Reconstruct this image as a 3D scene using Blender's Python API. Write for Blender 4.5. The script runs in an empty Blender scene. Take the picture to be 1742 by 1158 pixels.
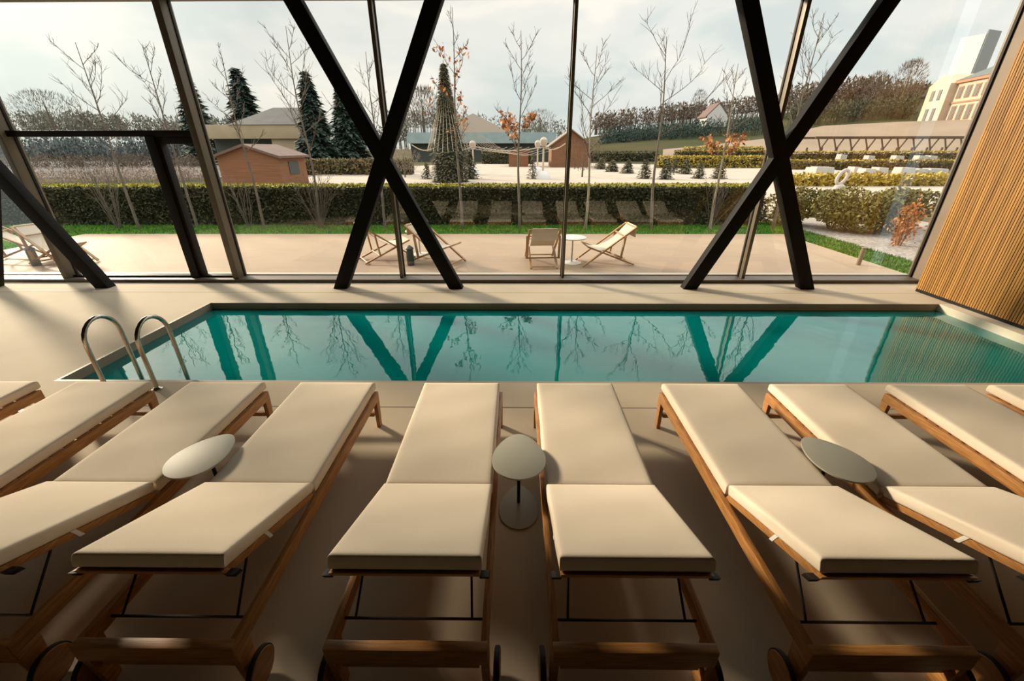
import bpy, bmesh, math, random
import numpy as np
from mathutils import Vector, Matrix, Euler

C = bpy.context.scene.collection
PI = math.pi
# ------------------------------------------------------------------ camera
FPX, PITCH, YAW, ROLL, CAM_H = 703.0, 0.4362, -0.0105, -0.0017, 2.1
IMG_W, IMG_H = 1742.0, 1158.0


def camera_rows():
    c, s = math.cos(YAW), math.sin(YAW)
    y = np.array([[c, -s, 0], [s, c, 0], [0, 0, 1]])
    c, s = math.cos(PITCH), math.sin(PITCH)
    p = np.array([[1, 0, 0], [0, -s, -c], [0, c, -s]])
    c, s = math.cos(ROLL), math.sin(ROLL)
    r = np.array([[c, -s, 0], [s, c, 0], [0, 0, 1]])
    return r @ p @ y


CR = camera_rows()


def at(px, py, Y):
    """The world point at depth Y that a photo pixel looks at (survey helper for distant things)."""
    d = CR.T @ np.array([(px - IMG_W / 2) / FPX, (py - IMG_H / 2) / FPX, 1.0])
    t = Y / d[1]
    return Vector((t * d[0], Y, CAM_H + t * d[2]))


cam_data = bpy.data.cameras.new('camera')
cam_data.sensor_width = 36.0
cam_data.lens = FPX / IMG_W * 36.0
cam_data.clip_start, cam_data.clip_end = 0.05, 3000
cam = bpy.data.objects.new('camera', cam_data)
C.objects.link(cam)
m3 = Matrix([list(CR[0]), list(-CR[1]), list(-CR[2])]).transposed()
cam.matrix_world = Matrix.Translation((0, 0, CAM_H)) @ m3.to_4x4()
bpy.context.scene.camera = cam
vs = bpy.context.scene.view_settings
vs.view_transform, vs.look, vs.gamma, vs.use_curve_mapping = 'Standard', 'None', 1.0, False
vs.exposure = 0.22

# ------------------------------------------------------------------ sky and sun
SUN_DIR = Vector((-0.755, 0.562, 0.342)).normalized()      # towards the sun: left of the glass wall, low winter sun
SUN_STRENGTH = 6.6
SKY_STRENGTH = 1.0
world = bpy.data.worlds.new('sky')
bpy.context.scene.world = world
world.use_nodes = True
wt = world.node_tree
wt.nodes.clear()


def wn(kind, **kw):
    n = wt.nodes.new(kind)
    for k, v in kw.items():
        setattr(n, k, v)
    return n


def wramp(stops, interp='LINEAR'):
    n = wn('ShaderNodeValToRGB')
    n.color_ramp.interpolation = interp
    e = n.color_ramp.elements
    while len(e) < len(stops):
        e.new(0.5)
    for el, (p, c) in zip(e, stops):
        el.position, el.color = p, (*c, 1)
    return n


tc = wn('ShaderNodeTexCoord')
sep = wn('ShaderNodeSeparateXYZ')
wt.links.new(tc.outputs['Generated'], sep.inputs[0])
mp = wn('ShaderNodeMapping')
mp.inputs['Scale'].default_value = (1.0, 1.0, 2.6)
wt.links.new(tc.outputs['Generated'], mp.inputs['Vector'])
nz = wn('ShaderNodeTexNoise')
nz.inputs['Scale'].default_value = 2.6
nz.inputs['Detail'].default_value = 7
nz.inputs['Roughness'].default_value = 0.52
nz.inputs['Distortion'].default_value = 0.4
wt.links.new(mp.outputs[0], nz.inputs['Vector'])
# brightness by height above the horizon (an overcast sky is brighter overhead)
elev = wramp([(0.0, (0.72, 0.73, 0.69)), (0.10, (0.90, 0.885, 0.84)), (0.25, (0.93, 0.90, 0.86)), (0.40, (1.8, 1.8, 1.75)),
              (0.62, (2.4, 2.35, 2.25)), (1.0, (3.0, 2.9, 2.8))])
wt.links.new(sep.outputs['Z'], elev.inputs['Fac'])
cloud = wramp([(0.36, (0.80, 0.875, 0.90)), (0.50, (0.97, 0.985, 0.98)), (0.62, (1.14, 1.10, 1.05))], 'EASE')
wt.links.new(nz.outputs['Fac'], cloud.inputs['Fac'])
mul = wn('ShaderNodeMix', data_type='RGBA', blend_type='MULTIPLY')
mul.inputs['Factor'].default_value = 1.0
wt.links.new(elev.outputs['Color'], mul.inputs[6])
wt.links.new(cloud.outputs['Color'], mul.inputs[7])
# gentle brightening of the thin cloud towards the sun
dotn = wn('ShaderNodeVectorMath', operation='DOT_PRODUCT')
dotn.inputs[1].default_value = SUN_DIR
wt.links.new(tc.outputs['Generated'], dotn.inputs[0])
glow = wramp([(0.0, (0.95, 0.965, 0.975)), (0.5, (0.97, 0.97, 0.97)), (0.90, (0.93, 0.93, 0.92)), (0.99, (1.35, 1.3, 1.22)), (1.0, (2.4, 2.3, 2.0))])
wt.links.new(dotn.outputs['Value'], glow.inputs['Fac'])
mul2 = wn('ShaderNodeMix', data_type='RGBA', blend_type='MULTIPLY')
mul2.inputs['Factor'].default_value = 1.0
wt.links.new(mul.outputs[2], mul2.inputs[6])
wt.links.new(glow.outputs['Color'], mul2.inputs[7])
bg = wn('ShaderNodeBackground')
bg.inputs['Strength'].default_value = SKY_STRENGTH
wt.links.new(mul2.outputs[2], bg.inputs['Color'])
wo = wn('ShaderNodeOutputWorld')
wt.links.new(bg.outputs[0], wo.inputs['Surface'])

sun_data = bpy.data.lights.new('sun', 'SUN')
sun_data.energy = SUN_STRENGTH
sun_data.angle = math.radians(7.5)
sun_data.color = (1.0, 0.82, 0.61)
sun = bpy.data.objects.new('sun', sun_data)
C.objects.link(sun)
sun.rotation_euler = SUN_DIR.to_track_quat('Z', 'Y').to_euler()


# ------------------------------------------------------------------ materials
MATS = {}


def mat(name, col, rough=0.6, metal=0.0, var=0.0, scale=8.0, stretch=(1, 1, 1), col2=None, bump=0.0, bscale=None,
        spec=0.5, island=0.0, detail=4, coat=0.0):
    """Procedural principled material: noise between two colours, optional bump and per-leaf variation."""
    m = bpy.data.materials.new(name)
    m.use_nodes = True
    t = m.node_tree
    b = t.nodes['Principled BSDF']
    b.inputs['Roughness'].default_value = rough
    b.inputs['Metallic'].default_value = metal
    b.inputs['Specular IOR Level'].default_value = spec
    b.inputs['Coat Weight'].default_value = coat
    tcn = t.nodes.new('ShaderNodeTexCoord')
    mpn = t.nodes.new('ShaderNodeMapping')
    mpn.inputs['Scale'].default_value = stretch
    t.links.new(tcn.outputs['Object'], mpn.inputs['Vector'])
    n = t.nodes.new('ShaderNodeTexNoise')
    n.inputs['Scale'].default_value = scale
    n.inputs['Detail'].default_value = detail
    t.links.new(mpn.outputs[0], n.inputs['Vector'])
    if col2 is None:
        col2 = tuple(min(1, c * (1 - var)) for c in col)
    r = t.nodes.new('ShaderNodeValToRGB')
    r.color_ramp.elements[0].position, r.color_ramp.elements[1].position = 0.32, 0.68
    r.color_ramp.elements[0].color, r.color_ramp.elements[1].color = (*col2, 1), (*col, 1)
    t.links.new(n.outputs['Fac'], r.inputs['Fac'])
    out = r.outputs['Color']
    if island:
        g = t.nodes.new('ShaderNodeNewGeometry')
        r2 = t.nodes.new('ShaderNodeValToRGB')
        r2.color_ramp.elements[0].color = (1 - island, 1 - island, 1 - island, 1)
        k = 1 + island
        r2.color_ramp.elements[1].color = (k, k, k, 1)
        t.links.new(g.outputs['Random Per Island'], r2.inputs['Fac'])
        mx = t.nodes.new('ShaderNodeMix')
        mx.data_type, mx.blend_type = 'RGBA', 'MULTIPLY'
        mx.inputs['Factor'].default_value = 1
        t.links.new(out, mx.inputs[6])
        t.links.new(r2.outputs['Color'], mx.inputs[7])
        out = mx.outputs[2]
    t.links.new(out, b.inputs['Base Color'])
    if bump:
        bn = t.nodes.new('ShaderNodeBump')
        bn.inputs['Strength'].default_value = bump
        bn.inputs['Distance'].default_value = 0.01
        n2 = t.nodes.new('ShaderNodeTexNoise')
        n2.inputs['Scale'].default_value = bscale or scale * 4
        n2.inputs['Detail'].default_value = 3
        t.links.new(mpn.outputs[0], n2.inputs['Vector'])
        t.links.new(n2.outputs['Fac'], bn.inputs['Height'])
        t.links.new(bn.outputs[0], b.inputs['Normal'])
    MATS[name] = m
    return m


mat('teak', (0.50, 0.245, 0.075), 0.42, var=0.0, col2=(0.30, 0.125, 0.033), scale=7, stretch=(14, 1.2, 14), bump=0.08)
mat('teak_cross', (0.47, 0.23, 0.07), 0.42, col2=(0.28, 0.12, 0.032), scale=7, stretch=(1.2, 14, 14), bump=0.08)
mat('cushion_fabric', (0.85, 0.735, 0.58), 0.9, col2=(0.81, 0.695, 0.545), scale=3, bump=0.12, bscale=260, spec=0.15)
mat('rod_metal', (0.035, 0.03, 0.026), 0.4, metal=0.6)
mat('black_rubber', (0.018, 0.015, 0.013), 0.7)
mat('label_white', (0.75, 0.72, 0.66), 0.8)
mat('table_paint', (0.40, 0.385, 0.31), 0.55, col2=(0.38, 0.365, 0.295), scale=5, spec=0.4)
mat('steel_black', (0.012, 0.010, 0.008), 0.6, col2=(0.010, 0.008, 0.0065), scale=20, spec=0.12)
mat('mullion_bronze', (0.16, 0.128, 0.088), 0.45, col2=(0.145, 0.115, 0.08), scale=6, metal=0.2)
mat('frame_dark', (0.014, 0.011, 0.009), 0.55, spec=0.2)
mat('sill_brown', (0.11, 0.078, 0.052), 0.5)
mat('sill_outer', (0.36, 0.33, 0.27), 0.5)
mat('jamb_beige', (0.22, 0.165, 0.115), 0.6, col2=(0.195, 0.145, 0.10), scale=3)
mat('wall_brown', (0.03, 0.02, 0.013), 0.8)
mat('batten_brown', (0.16, 0.075, 0.02), 0.8)
mat('ceiling_brown', (0.035, 0.023, 0.015), 0.8)
mat('chrome', (0.55, 0.50, 0.43), 0.22, metal=1.0)
mat('terrace_wood', (0.325, 0.238, 0.168), 0.7, col2=(0.292, 0.212, 0.148), scale=3, stretch=(0.6, 6, 1), spec=0.12)
mat('lawn', (0.06, 0.135, 0.014), 0.9, col2=(0.03, 0.09, 0.009), scale=2.0, bump=0.4, bscale=60, spec=0.0)
mat('grass_blades', (0.075, 0.18, 0.018), 0.8, col2=(0.035, 0.10, 0.01), scale=2, island=0.4)
mat('ground_earth', (0.10, 0.085, 0.06), 0.95, col2=(0.065, 0.065, 0.032), scale=0.06, spec=0.0)
mat('plaza_gravel', (0.40, 0.34, 0.28), 0.95, col2=(0.345, 0.29, 0.24), scale=0.7, spec=0.0)
mat('white_gravel', (0.36, 0.32, 0.285), 0.95, col2=(0.18, 0.155, 0.135), scale=14, bump=0.6, bscale=40, spec=0.0)
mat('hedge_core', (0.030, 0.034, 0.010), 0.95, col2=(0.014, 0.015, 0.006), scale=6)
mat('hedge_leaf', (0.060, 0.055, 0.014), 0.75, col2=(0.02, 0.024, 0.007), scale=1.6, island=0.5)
mat('hedge_sunlit_leaf', (0.33, 0.28, 0.025), 0.75, col2=(0.21, 0.19, 0.022), scale=1.6, island=0.4)  # yellow-green top leaves, the sunlight on them put into the brightness
mat('shrub_leaf', (0.19, 0.155, 0.032), 0.75, col2=(0.075, 0.08, 0.018), scale=1.8, island=0.5)
mat('far_hedge_gold', (0.42, 0.30, 0.035), 0.8, col2=(0.30, 0.22, 0.03), scale=0.8, island=0.3)
mat('far_hedge_brown', (0.17, 0.115, 0.045), 0.8, col2=(0.10, 0.085, 0.03), scale=0.8, island=0.3)
mat('orange_leaf', (0.48, 0.19, 0.045), 0.75, col2=(0.33, 0.11, 0.03), scale=3, island=0.4)
mat('rust_twig', (0.36, 0.165, 0.075), 0.85, col2=(0.25, 0.12, 0.06), scale=5)
mat('bark_grey', (0.15, 0.125, 0.095), 0.9, col2=(0.10, 0.08, 0.06), scale=9)
mat('twig_brown', (0.115, 0.083, 0.058), 0.9, col2=(0.085, 0.06, 0.043), scale=9)
mat('bark_pale', (0.28, 0.235, 0.165), 0.9, col2=(0.2, 0.165, 0.115), scale=9)
mat('far_twig', (0.16, 0.15, 0.115), 0.9, col2=(0.12, 0.115, 0.085), scale=0.6)
mat('conifer', (0.035, 0.06, 0.045), 0.85, col2=(0.022, 0.042, 0.03), scale=1.2, island=0.4)
mat('conifer_core', (0.018, 0.03, 0.022), 0.95)
mat('topiary', (0.115, 0.092, 0.042), 0.85, col2=(0.06, 0.06, 0.025), scale=2.4, island=0.4)
mat('woodland', (0.125, 0.085, 0.06), 0.95, col2=(0.085, 0.06, 0.042), scale=0.15, island=0.25)
mat('woodland_green', (0.065, 0.062, 0.034), 0.95, col2=(0.045, 0.047, 0.026), scale=0.15, island=0.25)
mat('hill_grass', (0.045, 0.055, 0.028), 0.95, col2=(0.075, 0.06, 0.035), scale=0.05, spec=0.0)
mat('field_pink', (0.26, 0.20, 0.15), 0.95, col2=(0.22, 0.17, 0.125), scale=0.1, spec=0.0)
mat('field_green', (0.09, 0.115, 0.06), 0.95, col2=(0.07, 0.09, 0.05), scale=0.1)
mat('hut_wood', (0.20, 0.082, 0.032), 0.75, col2=(0.145, 0.058, 0.023), scale=2, stretch=(0.5, 0.5, 9))
mat('hut_roof', (0.13, 0.075, 0.056), 0.8, col2=(0.10, 0.058, 0.044), scale=3)
mat('roof_grey', (0.085, 0.077, 0.07), 0.8, col2=(0.068, 0.062, 0.056), scale=1.0)
mat('plaster_beige', (0.34, 0.265, 0.165), 0.9, col2=(0.29, 0.225, 0.14), scale=0.6)
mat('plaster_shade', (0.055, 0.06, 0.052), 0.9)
mat('green_roof', (0.115, 0.155, 0.148), 0.6, col2=(0.09, 0.125, 0.118), scale=0.8)
mat('tent_tan', (0.185, 0.145, 0.11), 0.85)
mat('manor_wall', (0.56, 0.42, 0.305), 0.9, col2=(0.49, 0.365, 0.262), scale=0.4)
mat('manor_trim', (0.34, 0.18, 0.11), 0.9)
mat('manor_window', (0.16, 0.14, 0.125), 0.4)
mat('slate_roof', (0.07, 0.095, 0.085), 0.7)
mat('tower_shaded', (0.20, 0.22, 0.22), 0.8)
mat('tower_white', (0.60, 0.58, 0.55), 0.9)
mat('pergola_wood', (0.085, 0.05, 0.032), 0.85, col2=(0.06, 0.037, 0.025), scale=3)
mat('cover_white', (0.38, 0.35, 0.32), 0.8, col2=(0.33, 0.30, 0.275), scale=3)
mat('string_light', (0.42, 0.34, 0.25), 0.6)
mat('lamp_globe', (0.36, 0.30, 0.235), 0.5)
mat('snow_white', (0.52, 0.50, 0.48), 0.7)
mat('chair_wood', (0.38, 0.20, 0.075), 0.55, col2=(0.30, 0.15, 0.055), scale=6)
mat('canvas', (0.56, 0.47, 0.36), 0.9, col2=(0.51, 0.425, 0.32), scale=8)
mat('table_white', (0.52, 0.49, 0.45), 0.5)
mat('dark_pot', (0.035, 0.034, 0.034), 0.5)
mat('bollard_brown', (0.16, 0.13, 0.095), 0.6)
mat('pink_scrub', (0.33, 0.25, 0.20), 0.95, col2=(0.25, 0.19, 0.15), scale=1.4, island=0.3)
mat('far_blue', (0.11, 0.125, 0.125), 0.9, col2=(0.075, 0.085, 0.085), scale=0.25, island=0.3)
mat('road_grey', (0.16, 0.15, 0.145), 0.9, spec=0.0)


def floor_material():
    m = bpy.data.materials.new('floor_screed')
    m.use_nodes = True
    t = m.node_tree
    b = t.nodes['Principled BSDF']
    g = t.nodes.new('ShaderNodeNewGeometry')
    n = t.nodes.new('ShaderNodeTexNoise')
    n.inputs['Scale'].default_value = 1.3
    n.inputs['Detail'].default_value = 6
    t.links.new(g.outputs['Position'], n.inputs['Vector'])
    r = t.nodes.new('ShaderNodeValToRGB')
    r.color_ramp.elements[0].position, r.color_ramp.elements[1].position = 0.3, 0.7
    r.color_ramp.elements[0].color, r.color_ramp.elements[1].color = (0.465, 0.385, 0.285, 1), (0.52, 0.435, 0.32, 1)
    t.links.new(n.outputs['Fac'], r.inputs['Fac'])
    # thin tile joints along X at two depths, and across at wide intervals
    sp = t.nodes.new('ShaderNodeSeparateXYZ')
    t.links.new(g.outputs['Position'], sp.inputs[0])
    mask = None
    for y0, w in ((3.09, 0.007), (6.31, 0.006)):
        a = t.nodes.new('ShaderNodeMath'); a.operation = 'SUBTRACT'; a.inputs[1].default_value = y0
        t.links.new(sp.outputs['Y'], a.inputs[0])
        ab = t.nodes.new('ShaderNodeMath'); ab.operation = 'ABSOLUTE'
        t.links.new(a.outputs[0], ab.inputs[0])
        lt = t.nodes.new('ShaderNodeMath'); lt.operation = 'LESS_THAN'; lt.inputs[1].default_value = w
        t.links.new(ab.outputs[0], lt.inputs[0])
        if mask is None:
            mask = lt
        else:
            mx = t.nodes.new('ShaderNodeMath'); mx.operation = 'MAXIMUM'
            t.links.new(mask.outputs[0], mx.inputs[0]); t.links.new(lt.outputs[0], mx.inputs[1])
            mask = mx
    mixn = t.nodes.new('ShaderNodeMix'); mixn.data_type = 'RGBA'
    t.links.new(mask.outputs[0], mixn.inputs['Factor'])
    t.links.new(r.outputs['Color'], mixn.inputs[6])
    mixn.inputs[7].default_value = (0.17, 0.13, 0.09, 1)
    t.links.new(mixn.outputs[2], b.inputs['Base Color'])
    b.inputs['Roughness'].default_value = 0.8
    b.inputs['Specular IOR Level'].default_value = 0.15
    MATS['floor'] = m


floor_material()


def slat_material():
    m = mat('slat_wood', (0.41, 0.205, 0.036), 0.6, col2=(0.27, 0.125, 0.02), scale=2.2, stretch=(1, 6, 0.5), island=0.22)
    return m


slat_material()


def clear_material(name, tint, f0, power, bump=0.0, gcol=(1, 1, 1), body=None):
    """Clear sheet: tinted see-through mixed with a mirror by the Fresnel law."""
    m = bpy.data.materials.new(name)
    m.use_nodes = True
    t = m.node_tree
    t.nodes.clear()
    o = t.nodes.new('ShaderNodeOutputMaterial')
    mx = t.nodes.new('ShaderNodeMixShader')
    tr = t.nodes.new('ShaderNodeBsdfTransparent')
    tr.inputs['Color'].default_value = (*tint, 1)
    gl = t.nodes.new('ShaderNodeBsdfGlossy')
    gl.inputs['Roughness'].default_value = 0.0
    gl.inputs['Color'].default_value = (*gcol, 1)
    geo = t.nodes.new('ShaderNodeNewGeometry')
    dp = t.nodes.new('ShaderNodeVectorMath'); dp.operation = 'DOT_PRODUCT'
    t.links.new(geo.outputs['Incoming'], dp.inputs[0])
    t.links.new(geo.outputs['Normal'], dp.inputs[1])
    chain = dp.outputs['Value']
    for op, val, swap in (('ABSOLUTE', None, False), ('SUBTRACT', 1.0, True), ('POWER', power, False), ('MULTIPLY', 1 - f0, False), ('ADD', f0, False)):
        ma = t.nodes.new('ShaderNodeMath'); ma.operation = op; ma.use_clamp = op != 'ABSOLUTE'
        t.links.new(chain, ma.inputs[1 if swap else 0])
        if val is not None:
            ma.inputs[0 if swap else 1].default_value = val
        chain = ma.outputs[0]
    t.links.new(ma.outputs[0], mx.inputs[0])
    if body:
        # light scattered back by the water itself
        df = t.nodes.new('ShaderNodeBsdfDiffuse')
        df.inputs['Color'].default_value = (*body, 1)
        m2 = t.nodes.new('ShaderNodeMixShader')
        m2.inputs[0].default_value = 0.7
        t.links.new(tr.outputs[0], m2.inputs[1])
        t.links.new(df.outputs[0], m2.inputs[2])
        t.links.new(m2.outputs[0], mx.inputs[1])
    else:
        t.links.new(tr.outputs[0], mx.inputs[1])
    t.links.new(gl.outputs[0], mx.inputs[2])
    t.links.new(mx.outputs[0], o.inputs['Surface'])
    if bump:
        g = t.nodes.new('ShaderNodeNewGeometry')
        n = t.nodes.new('ShaderNodeTexNoise')
        n.inputs['Scale'].default_value = 3.2
        n.inputs['Detail'].default_value = 2
        t.links.new(g.outputs['Position'], n.inputs['Vector'])
        bn = t.nodes.new('ShaderNodeBump')
        bn.inputs['Strength'].default_value = bump
        bn.inputs['Distance'].default_value = 0.02
        t.links.new(n.outputs['Fac'], bn.inputs['Height'])
        t.links.new(bn.outputs[0], gl.inputs['Normal'])
    MATS[name] = m
    return m


clear_material('window_glass', (0.95, 0.97, 0.95), 0.10, 5.0)
clear_material('pool_water', (0.30, 0.80, 0.74), 0.02, 4.3, bump=0.10, gcol=(0.88, 0.97, 0.96), body=(0.0, 0.215, 0.20))
mat('pool_tile', (0.0, 0.30, 0.28), 0.4, col2=(0.0, 0.26, 0.245), scale=3)
mat('coping_sunlit', (0.66, 0.60, 0.48), 0.6, col2=(0.6, 0.54, 0.43), scale=2)
mat('pool_stone', (0.33, 0.28, 0.21), 0.6, col2=(0.29, 0.245, 0.18), scale=2)


# ------------------------------------------------------------------ mesh helpers
class MB:
    def __init__(self):
        self.v, self.f = [], []

    def add(self, vs, fs):
        o = len(self.v)
        self.v += [tuple(p) for p in vs]
        self.f += [tuple(i + o for i in f) for f in fs]
        return self

    def box(self, x0, x1, y0, y1, z0, z1):
        return self.add([(x0, y0, z0), (x1, y0, z0), (x1, y1, z0), (x0, y1, z0), (x0, y0, z1), (x1, y0, z1), (x1, y1, z1), (x0, y1, z1)],
                        [(0, 3, 2, 1), (4, 5, 6, 7), (0, 1, 5, 4), (1, 2, 6, 5), (2, 3, 7, 6), (3, 0, 4, 7)])

    def bar(self, a, b, w, h, up=(0, 0, 1)):
        """Square bar from a to b, w across and h along up."""
        a, b = Vector(a), Vector(b)
        d = (b - a).normalized()
        s = d.cross(Vector(up))
        if s.length < 1e-5:
            s = d.cross(Vector((1, 0, 0)))
        s.normalize()
        u = s.cross(d)
        p = []
        for q in (a, b):
            for i, j in ((-1, -1), (1, -1), (1, 1), (-1, 1)):
                p.append(q + s * (i * w / 2) + u * (j * h / 2))
        return self.add(p, [(0, 1, 2, 3)[::-1], (4, 5, 6, 7), (0, 1, 5, 4), (1, 2, 6, 5), (2, 3, 7, 6), (3, 0, 4, 7)])

    def tube(self, pts, rad, n=8, caps=True):
        pts = [Vector(p) for p in pts]
        rads = rad if isinstance(rad, (list, tuple)) else [rad] * len(pts)
        o = len(self.v)
        prev = None
        for i, p in enumerate(pts):
            d = (pts[min(i + 1, len(pts) - 1)] - pts[max(i - 1, 0)]).normalized()
            if prev is None:
                s = d.cross(Vector((0.31, 0.17, 0.93)) if abs(d.z) < 0.9 else Vector((1, 0.1, 0))).normalized()
            else:
                s = (prev - d * prev.dot(d)).normalized()
            prev = s
            u = d.cross(s)
            for k in range(n):
                a = 2 * PI * k / n
                self.v.append(tuple(p + (s * math.cos(a) + u * math.sin(a)) * rads[i]))
        for i in range(len(pts) - 1):
            for k in range(n):
                k2 = (k + 1) % n
                self.f.append((o + i * n + k, o + i * n + k2, o + (i + 1) * n + k2, o + (i + 1) * n + k))
        if caps:
            self.f.append(tuple(o + k for k in range(n))[::-1])
            self.f.append(tuple(o + (len(pts) - 1) * n + k for k in range(n)))
        return self

    def lathe(self, prof, n=24, c=(0, 0, 0)):
        o = len(self.v)
        for r, z in prof:
            for k in range(n):
                a = 2 * PI * k / n
                self.v.append((c[0] + r * math.cos(a), c[1] + r * math.sin(a), c[2] + z))
        for i in range(len(prof) - 1):
            for k in range(n):
                k2 = (k + 1) % n
                self.f.append((o + i * n + k, o + i * n + k2, o + (i + 1) * n + k2, o + (i + 1) * n + k))
        self.f.append(tuple(o + k for k in range(n))[::-1])
        self.f.append(tuple(o + (len(prof) - 1) * n + k for k in range(n)))
        return self

    def prism(self, poly, axis, a0, a1):
        """Extrude a 2D outline along 'x', 'y' or 'z'."""
        n = len(poly)

        def p3(p, a):
            return {'x': (a, p[0], p[1]), 'y': (p[0], a, p[1]), 'z': (p[0], p[1], a)}[axis]
        vs = [p3(p, a0) for p in poly] + [p3(p, a1) for p in poly]
        fs = [tuple(range(n))[::-1], tuple(range(n, 2 * n))] + [(i, (i + 1) % n, n + (i + 1) % n, n + i) for i in range(n)]
        return self.add(vs, fs)

    def cards(self, pts, size, rng, aspect=1.6, up=None):
        """Small leaf quads at the given points, freely turned."""
        for p in pts:
            a = Vector((rng.gauss(0, 1), rng.gauss(0, 1), rng.gauss(0, 1) if up is None else rng.gauss(up, 0.5))).normalized()
            b = a.cross(Vector((rng.gauss(0, 1), rng.gauss(0, 1), rng.gauss(0, 1)))).normalized()
            s = size * rng.uniform(0.6, 1.3)
            a, b = a * s * 0.5 * aspect, b * s * 0.5
            p = Vector(p)
            self.add([p - a, p - b * 0.8, p + a, p + b * 0.8], [(0, 1, 2, 3)])
        return self

    def build(self, name, material, parent=None, smooth=False, bevel=0.0, loc=None, angle=0.6):
        me = bpy.data.meshes.new(name)
        me.from_pydata(self.v, [], self.f)
        me.update()
        bm = bmesh.new()
        bm.from_mesh(me)
        if bevel:
            bmesh.ops.bevel(bm, geom=list(bm.edges), offset=bevel, segments=2, affect='EDGES', profile=0.6, clamp_overlap=True)
        bmesh.ops.recalc_face_normals(bm, faces=list(bm.faces))
        bm.to_mesh(me)
        bm.free()
        if smooth or bevel:
            for p in me.polygons:
                p.use_smooth = True
            try:
                me.set_sharp_from_angle(angle=angle)
            except Exception:
                pass
        me.materials.append(MATS[material] if isinstance(material, str) else material)
        o = bpy.data.objects.new(name, me)
        C.objects.link(o)
        if parent is not None:
            o.parent = parent
        if loc is not None:
            o.location = loc
        return o


def tag(o, label=None, cat=None, group=None, kind=None):
    if label:
        o['label'] = label
    if cat:
        o['category'] = cat
    if group:
        o['group'] = group
    if kind:
        o['kind'] = kind
    return o


def thing(name, label, cat, loc=(0, 0, 0), rotz=0.0, group=None, kind=None):
    o = bpy.data.objects.new(name, None)
    o.empty_display_size = 0.2
    C.objects.link(o)
    o.location = loc
    o.rotation_euler = (0, 0, rotz)
    return tag(o, label, cat, group, kind)


def struct(o):
    o['kind'] = 'structure'
    return o


def copy_tree(o, parent=None):
    c = o.copy()
    C.objects.link(c)
    if parent is not None:
        c.parent = parent
    for ch in list(o.children):
        copy_tree(ch, c)
    return c


# ------------------------------------------------------------------ the hall
PX0, PX1, PY0, PY1, WATER = -4.58, 6.24, 3.55, 5.81, -0.10
RX0, RX1, RY0, RY1 = -11.0, 6.46, -3.5, 6.86
GY = 7.06                                    # plane of the glass wall

b = MB()
e = 0.03
b.box(RX0, RX1, RY0, PY0 - e, -0.2, 0).box(RX0, RX1 + 0.6, PY1 + e, RY1 + 0.3, -0.2, 0).box(RX0, PX0 - e, PY0 - e, PY1 + e, -0.2, 0).box(PX1 + e, RX1, PY0 - e, PY1 + e, -0.2, 0)
struct(b.build('floor', 'floor'))

# pool: stone rim band, tiled basin, water
b = MB()
e = 0.03
for x0, x1, y0, y1 in ((PX0 - e, PX1 + e, PY1, PY1 + e), (PX0 - e, PX1 + e, PY0 - e, PY0), (PX0 - e, PX0, PY0, PY1), (PX1, PX1 + e, PY0, PY1)):
    b.box(x0, x1, y0, y1, -0.24, 0.0)
struct(b.build('pool_rim', 'pool_stone'))
b = MB()
x0, x1, y0, y1, zb = PX0 - e, PX1 + e, PY0 - e, PY1 + e, -1.25
b.add([(x0, y0, zb), (x1, y0, zb), (x1, y1, zb), (x0, y1, zb), (x0, y0, -0.235), (x1, y0, -0.235), (x1, y1, -0.235), (x0, y1, -0.235)],
      [(0, 1, 2, 3), (0, 1, 5, 4), (1, 2, 6, 5), (2, 3, 7, 6), (3, 0, 4, 7)])
struct(b.build('pool_basin', 'pool_tile'))
b = MB()
b.add([(PX0, PY0, WATER), (PX1, PY0, WATER), (PX1, PY1, WATER), (PX0, PY1, WATER)], [(0, 1, 2, 3)])
struct(b.build('pool_water', 'pool_water'))

struct(MB().box(PX1 - 0.002, 6.425, PY0, PY1, -0.24, 0.004).build('pool_coping_right', 'coping_sunlit'))  # paler than the rim: sunlight on this edge is put into the colour

# ceiling and unseen walls of the hall
CEIL = 4.75
struct(MB().box(RX0 - 0.2, RX1 + 0.6, RY0 - 0.2, GY + 0.3, CEIL, CEIL + 0.2).build('ceiling', 'ceiling_brown'))
struct(MB().box(RX0 - 0.2, RX1 + 0.6, RY0 - 0.2, RY0, 0, CEIL).build('wall_back', 'wall_brown'))
b = MB()
b.box(RX0 - 0.15, RX0, RY0, 3.7, 0, CEIL)
for y in (3.7, GY):
    b.box(RX0 - 0.15, RX0, y - 0.05, y + 0.05, 0, CEIL)
struct(b.build('wall_left', 'frame_dark'))

# slatted timber wall on the right
b = MB()
b.box(RX1, RX1 + 0.15, RY0, 6.44, 0.0, CEIL)
wall_r = struct(b.build('wall_right', 'batten_brown'))
b = MB()
y = 6.43
rng = random.Random(5)
while y > -1.2:
    w = 0.0245
    z = 0.05
    joints = sorted([rng.uniform(1.2, 2.4), rng.uniform(2.9, 4.0)])
    for z2 in joints + [CEIL - 0.02]:
        b.box(6.415 + rng.uniform(0, 0.003), RX1, y - w, y, z, z2 - 0.002)
        z = z2
    y -= 0.0345
slats = b.build('wall_slats', 'slat_wood', wall_r)
struct(slats)
struct(MB().box(6.425, RX1 + 0.01, RY0, 6.43, 0.0, 0.05).build('baseboard_right', 'frame_dark'))
# beige return between the slats and the glass
struct(MB().box(6.868, 7.1, 6.40, GY + 0.02, 0, CEIL).build('wall_right_return', 'jamb_beige'))

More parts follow.
